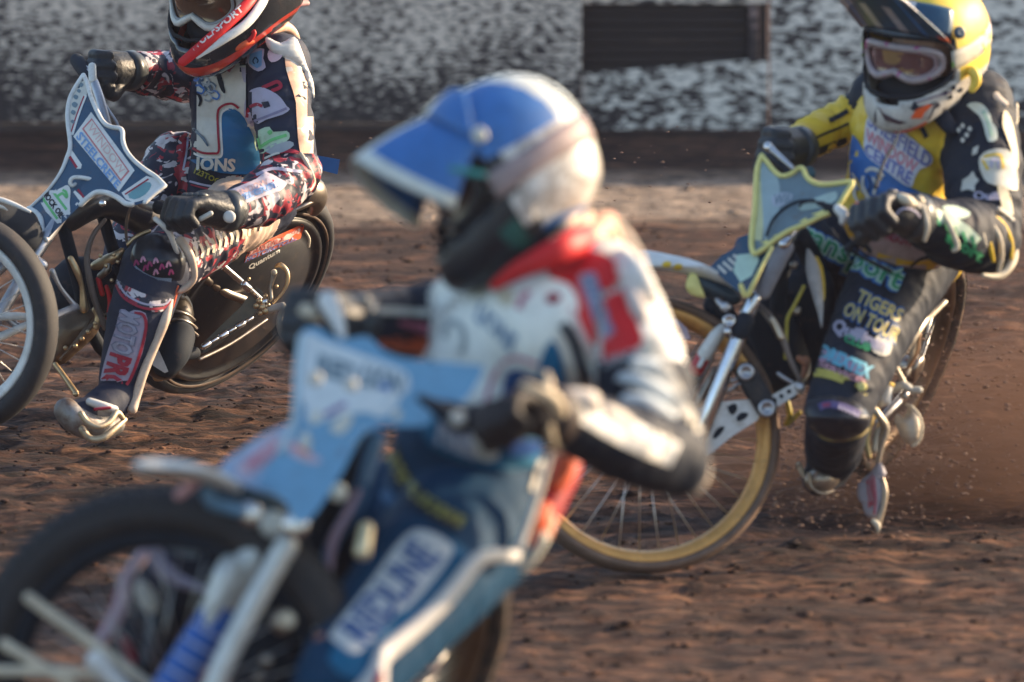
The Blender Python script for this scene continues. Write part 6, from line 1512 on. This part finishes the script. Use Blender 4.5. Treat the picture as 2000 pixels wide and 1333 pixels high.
T('pad_edge', [(1076, 890, -.12), (1056, 950, -.14), (1036, 1010, -.16), (1014, 1070, -.18)], [5, 8, 9, 9], flat('piping_white', (.62, .60, .58)), man, n=12)
# collar
T('collar', [(965, 560, -.15), (1010, 530, -.18), (1060, 505, -.18), (1110, 480, -.16), (1150, 462, -.08)], [10, 18, 24, 27, 27], RED, man, n=20, flat=.6)
T('collar', [(1140, 470, -.08), (1170, 450, -.02), (1190, 430, .04)], [26, 26, 16], mat('coral', (.80, .34, .22)), man, n=18)
T('collar_lip', [(1080, 470, -.16), (1112, 462, -.14), (1140, 440, -.06), (1150, 420, .0)], [8, 12, 14, 10], flat('peach', (.76, .54, .38)), man, n=14); T('collar_lip', [(1178, 420, .02), (1190, 440, .04), (1204, 480, .04), (1196, 510, 0)], [10, 14, 16, 12], flat('peach', (.76, .54, .38)), man, n=14)
T('collar_lip', [(1104, 448, -.08), (1122, 424, -.04), (1130, 440, -.02)], [14, 15, 12], flat('peach', (.76, .54, .38)), man, n=14)
# shoulder: red panel with grey name strip
for k in ('torso', 'uarm'):
    patch(R, B[k], [(1066, 512), (1150, 488), (1204, 512), (1226, 572), (1244, 630), (1256, 668), (1218, 694), (1168, 708), (1142, 660), (1112, 600), (1086, 556)], RED, man, .006, 'panel', sm=2)
    patch(R, B[k], [(1128, 540), (1150, 532), (1164, 536), (1178, 586), (1194, 640), (1194, 656), (1178, 664), (1166, 650), (1152, 606), (1138, 572)], flat('pink_grey_strip', (.60, .30, .36)), man, .008, 'badge', sm=2)
    patch(R, B[k], [(1136, 546), (1152, 540), (1160, 548), (1172, 592), (1187, 642), (1182, 654), (1174, 652), (1162, 614), (1146, 576)], flat('lilac_strip', (.42, .44, .54)), man, .0092, 'badge', sm=2)
    text(R, B[k], 'REDLINE', [(1160, 532), (1200, 650), (1176, 660), (1136, 542)], flat('strip_letters', (.18, .24, .40)), man, .0105, .04)
    strip(R, B[k], [(1114, 600), (1130, 640), (1150, 680), (1164, 706)], 12, flat('pale_pink3', (.62, .50, .48)), man, .0075)
    text(R, B[k], 'LAVACA', [(1174, 700), (1246, 680), (1250, 698), (1180, 718)], GREYP, man, .007, .04)
patch(R, B['uarm'], [(1160, 700), (1200, 690), (1240, 690), (1232, 720), (1210, 732), (1200, 745), (1214, 760), (1206, 780), (1220, 800), (1250, 850), (1210, 830), (1180, 790), (1150, 760), (1140, 720)], BLACKK, man, .005, 'panel', sm=2)
T('shoulder_pad', [(1212, 500, -.12), (1234, 530, -.14), (1252, 570, -.14), (1268, 600, -.10), (1274, 620, -.06)], [18, 30, 32, 24, 10], WHITE, man, n=22, flat=.7)
T('shoulder_pad', [(1232, 570, -.16), (1246, 604, -.17), (1256, 640, -.16), (1260, 668, -.14)], [14, 16, 14, 8], flat('pinkish_white', (.62, .55, .52)), man, n=18, flat=.7)
T('shoulder_pad', [(1262, 640, -.10), (1280, 680, -.10), (1290, 710, -.1)], [16, 24, 16], flat('beige_cloth', (.44, .37, .30)), man, n=18)  # even beige cloth on the outer edge of the arm
T('back_collar', [(1196, 430, .06), (1220, 470, .06), (1244, 510, .04), (1262, 560, .02)], [14, 20, 18, 12], flat('beige_cloth', (.44, .37, .30)), man, n=18)
for pts, r in (([(1214, 738, -.24), (1250, 746, -.24), (1290, 770, -.22), (1330, 800, -.2)], [10, 17, 20, 12]), ([(1222, 780, -.27), (1260, 790, -.26), (1300, 820, -.24), (1340, 860, -.22)], [12, 20, 22, 12]), ([(1240, 710, -.22), (1280, 720, -.2), (1310, 750, -.18)], [12, 18, 12])):
    T('sleeve_fold', pts, r, flat('blue_white_cloth', (.50, .56, .60)), man, n=18, flat=.7)
for pts, r in (([(1110, 775, -.52), (1150, 785, -.50), (1160, 800, -.48)], [16, 24, 18]), ([(1180, 806, -.46), (1210, 830, -.43), (1240, 850, -.4)], [20, 26, 18]), ([(1240, 830, -.38), (1280, 860, -.34), (1310, 890, -.3)], [20, 26, 20])):
    T('sleeve_fold', pts, r, flat('warm_cloth', (.62, .56, .50)), man, n=18, flat=.7)
strip(R, B['farm'], [(1090, 838, 26), (1130, 868, 44), (1190, 905, 52), (1260, 935, 56), (1330, 955, 50)], 50, BLACKK, man, .005, 'panel')
strip(R, B['farm'], [(1084, 870), (1120, 900), (1160, 920)], 10, GREYP, man, .007)
strip(R, B['uarm'], [(1262, 660, 30), (1292, 720, 40), (1322, 790, 44), (1350, 850, 44), (1366, 900, 34)], 40, flat('cream_sleeve', (.62, .58, .50)), man, .004, 'panel')
strip(R, B['farm'], [(1100, 786, 34), (1150, 806, 50), (1210, 838, 56), (1270, 868, 54), (1320, 890, 50)], 50, WHITE, man, .004, 'panel')
T('elbow_pad', [(1340, 830, -.14), (1362, 880, -.14), (1370, 930, -.15), (1356, 960, -.16)], [14, 20, 18, 10], flat('beige_cloth', (.44, .37, .30)), man, n=18)
# far sleeve
strip(R, B['rarm'], [(672, 604), (720, 606), (780, 608), (846, 612)], 14, OFFW, man, .006)
strip(R, B['rarm'], [(740, 670, 10), (780, 672, 26), (820, 676, 30), (852, 676, 26)], 22, ORANGE, man, .006); strip(R, B['rarm'], [(780, 630, 8), (820, 640, 20), (850, 650, 24)], 16, flat('rose_panel', (.50, .14, .20)), man, .006)
patch(R, B['rarm'], [(675, 625), (720, 622), (780, 640), (820, 660), (780, 670), (720, 660), (680, 650)], NAVY, man, .0055, 'panel')
# far leg seen through the wheel
for pts, r, mm in (([(304, 1050, -.06), (270, 1096, -.06), (246, 1132, -.06), (240, 1170, -.06), (226, 1210, -.06), (206, 1240, -.06), (192, 1262, -.06)], [10, 12, 12, 15, 15, 14, 12], flat('pink_white_piping', (.62, .48, .54))), ([(230, 1150, -.05), (222, 1190, -.05), (200, 1230, -.05), (190, 1260, -.05)], [5, 7, 7, 5], CRIM), ([(298, 1056, -.10), (310, 1100, -.10), (340, 1130, -.10), (380, 1146, -.10), (410, 1156, -.1)], [13, 16, 14, 9, 6], flat('lilac_piping', (.44, .40, .52))), ([(240, 1250, -.05), (258, 1290, -.05)], [9, 12], CRIM), ([(200, 1275, -.06), (196, 1310, -.06), (224, 1340, -.06)], [10, 12, 12], WHITE)):
    T('far_leg_piping', pts, r, mm, man, n=14)
T('far_leg_print', [(276, 1150, -.07), (290, 1175, -.07), (300, 1186, -.07)], [16, 20, 14], flat('pale_cream', (.62, .60, .52)), man, n=16, flat=.5); T('far_leg_print', [(336, 1066, -.09), (364, 1074, -.09), (380, 1080, -.09)], [12, 16, 12], flat('grey_blue_print', (.30, .38, .42)), man, n=16, flat=.5)
T('far_leg_print', [(300, 1200, -.06), (290, 1250, -.06), (284, 1290, -.06)], [10, 9, 10], flat('dull_slate', (.12, .16, .20)), man, n=14, flat=.5)

# helmet
HL = [mat('cap_blue', (.045, .17, .46), .5, dirt=.1, bump=.15), mat('helmet_pearl', (.66, .68, .62), .3, coat=.5, dirt=.1, bump=0), mat('helmet_jet', (.010, .013, .020), .4), mat('helmet_silver', (.46, .42, .38), .45, dirt=.25, bump=0, col2=[((.70, .68, .64), 26, .50)]), mat('helmet_green', (.015, .10, .09), .4)]
def cf(a, e):
    A = abs(a)
    if e < -22:
        if A < 62: return 4 if (46 < A < 60 and e < -34) else 2
        if A < 78: return 2 if e < -44 else 3
        return 3 if e > -54 else 0
    if e < 8:
        if A < 72: return 2
        return 3 if A < 128 else 1
    if A < 128-max(0, e-20)*.2 and e < 74: return 0
    if A < 143 or e > 50: return 1
    return 2 if (A < 148 and e < 32) else 1
gog = dict(frame=mat('goggle_dark', (.03, .03, .035), .4), lens=mat('smoke_lens', (.035, .025, .03), .12, coat=1, dirt=.05, bump=0), strap=mat('strap_mauve', (.34, .26, .26), .6), inner=None, sel=-10, edge=mat('blue_black_edge', (.012, .03, .08), .5))
def pf(u, v):
    if v < 0: return 0 if abs(u) > .22 else 1
    if v > .84: return 1
    return 1 if -.25 < u < .45 else 0
pk = dict(len=.136, fn=pf, mats=[HL[0], HL[1]], screw=flat('pale_cream', (.62, .60, .52)), rise=.10, droop=.12, w=62, e0=60, e1=84, curl=.06, side=36, short=.42)
H, pt, hb, fr = helmet(R, man, hc, hf, hu, 1.10, HL, cf, pk, gog)
T('peak_print', [(880, 330, -.20), (915, 336, -.22), (945, 342, -.23)], [5, 7, 6], mat('teal_print', (.04, .26, .24), .5), H, n=12, flat=.5)
eyes(R, man, (1003, 352, -.02), hf, hu)
HAZE_DENSITY = .0005

# ------------------------------------------------------------------ dirt thrown up by the wheels
rnd = random.Random(9)
def spray(name, label, n, src, spread, vel, rmin, rmax):
    mb = MB()
    for k in range(n):
        x, y, q = src(rnd)
        p = P(x, y, q)
        if p.z < .01: continue
        r = rmin*(rmax/rmin)**(rnd.random()**2.2)
        lump(mb, p, r, rnd)
    o = mb.build(name, mat('thrown_shale', (.20, .115, .08), .8, dirt=.3), None, smooth=False); tag(o, label, 'dirt', None, 'stuff'); return o
QY = FPX/940
spray('flying_dirt', 'dirt grains flying off the wheels of the yellow helmeted rider', 3600, lambda r: (1500+abs(r.gauss(0, 260)), 940+r.gauss(0, 120)-.9*abs(r.gauss(0, 160)), QY+r.uniform(-.1, .9)), 0, 0, .0013, .006)
spray('flying_dirt', 'sparse dirt grains in the air between the riders and the fence', 260, lambda r: (r.uniform(640, 1990), r.uniform(240, 480), QY+r.uniform(.6, 3.0)), 0, 0, .0012, .004)
mb = MB()
for x, y, r in ((1560, 910, 5), (1566, 930, 3), (1518, 962, 4), (1514, 982, 4), (1562, 956, 3), (1632, 968, 4), (804, 434, 5), (806, 430, 3), (1640, 900, 3)): lump(mb, P(x, y, QY-.2), r/940, rnd)
o = mb.build('flying_clods', mat('sunlit_clod', (.36, .25, .16), .6, dirt=.3), None, smooth=False); tag(o, 'larger clods thrown up in front of the muddy steel shoe', 'dirt', None, 'stuff')
# brown dust hanging behind the right hand rider
def dust(name, label, c, r, dens, col):
    mb = MB(); mb.ell(c, (VR, VD, VF), r, 24, 14)
    m = bpy.data.materials.new(name+'_volume'); m.use_nodes = True; N = m.node_tree.nodes; L = m.node_tree.links
    N.remove(N['Principled BSDF']); v = N.new('ShaderNodeVolumePrincipled'); v.inputs['Color'].default_value = (*col, 1); v.inputs['Anisotropy'].default_value = .2
    tc = N.new('ShaderNodeTexCoord'); n = N.new('ShaderNodeTexNoise'); n.inputs['Scale'].default_value = 2.6; n.inputs['Detail'].default_value = 4
    mp = N.new('ShaderNodeMapping'); mp.inputs['Scale'].default_value = (.7, 1, 1.6); L.new(tc.outputs['Object'], mp.inputs['Vector']); L.new(mp.outputs['Vector'], n.inputs['Vector'])
    g = N.new('ShaderNodeTexGradient'); g.gradient_type = 'SPHERICAL'; m2 = N.new('ShaderNodeMapping'); m2.inputs['Scale'].default_value = (1/r[0], 1/r[2], 1/r[1]); L.new(tc.outputs['Object'], m2.inputs['Vector']); L.new(m2.outputs['Vector'], g.inputs['Vector'])
    r1 = N.new('ShaderNodeMapRange'); r1.inputs['From Min'].default_value = .35; r1.inputs['From Max'].default_value = .7; L.new(n.outputs['Fac'], r1.inputs['Value'])
    mu = N.new('ShaderNodeMath'); mu.operation = 'MULTIPLY'; L.new(r1.outputs[0], mu.inputs[0]); L.new(g.outputs['Fac'], mu.inputs[1])
    m3 = N.new('ShaderNodeMath'); m3.operation = 'MULTIPLY'; L.new(mu.outputs[0], m3.inputs[0]); m3.inputs[1].default_value = dens; L.new(m3.outputs[0], v.inputs['Density'])
    L.new(v.outputs[0], N['Material Output'].inputs['Volume'])
    o = mb.build(name, m, None); off = c
    for vv in o.data.vertices: vv.co -= off
    o.location = off; tag(o, label, 'dust', None, 'stuff')
dust('dust_cloud', 'brown dust cloud hanging behind the right hand motorcycle', P(1880, 900, QY+.75), (.72, .46, .5), 9, (.24, .14, .10))

# ------------------------------------------------------------------ dusty air over the whole track, added to lift and tint the blacks
mb = MB(); zb, zt = -1.0, 3.0
mb.box(Vector((0, 12, (zb+zt)/2)), (Vector((1, 0, 0)), Vector((0, 1, 0)), Vector((0, 0, 1))), (60, 30, (zt-zb)/2))
hm = bpy.data.materials.new('shadow_lift_air'); hm.use_nodes = True; N = hm.node_tree.nodes; L = hm.node_tree.links
N.remove(N['Principled BSDF']); v = N.new('ShaderNodeVolumePrincipled'); v.inputs['Color'].default_value = (.72, .72, .95, 1); v.inputs['Density'].default_value = HAZE_DENSITY; v.inputs['Anisotropy'].default_value = .1
L.new(v.outputs[0], N['Material Output'].inputs['Volume'])
hz_ = mb.build('haze', hm, None, smooth=False); tag(hz_, 'thin dusty haze added over the track to lift and tint its dark tones', None, None, 'stuff')
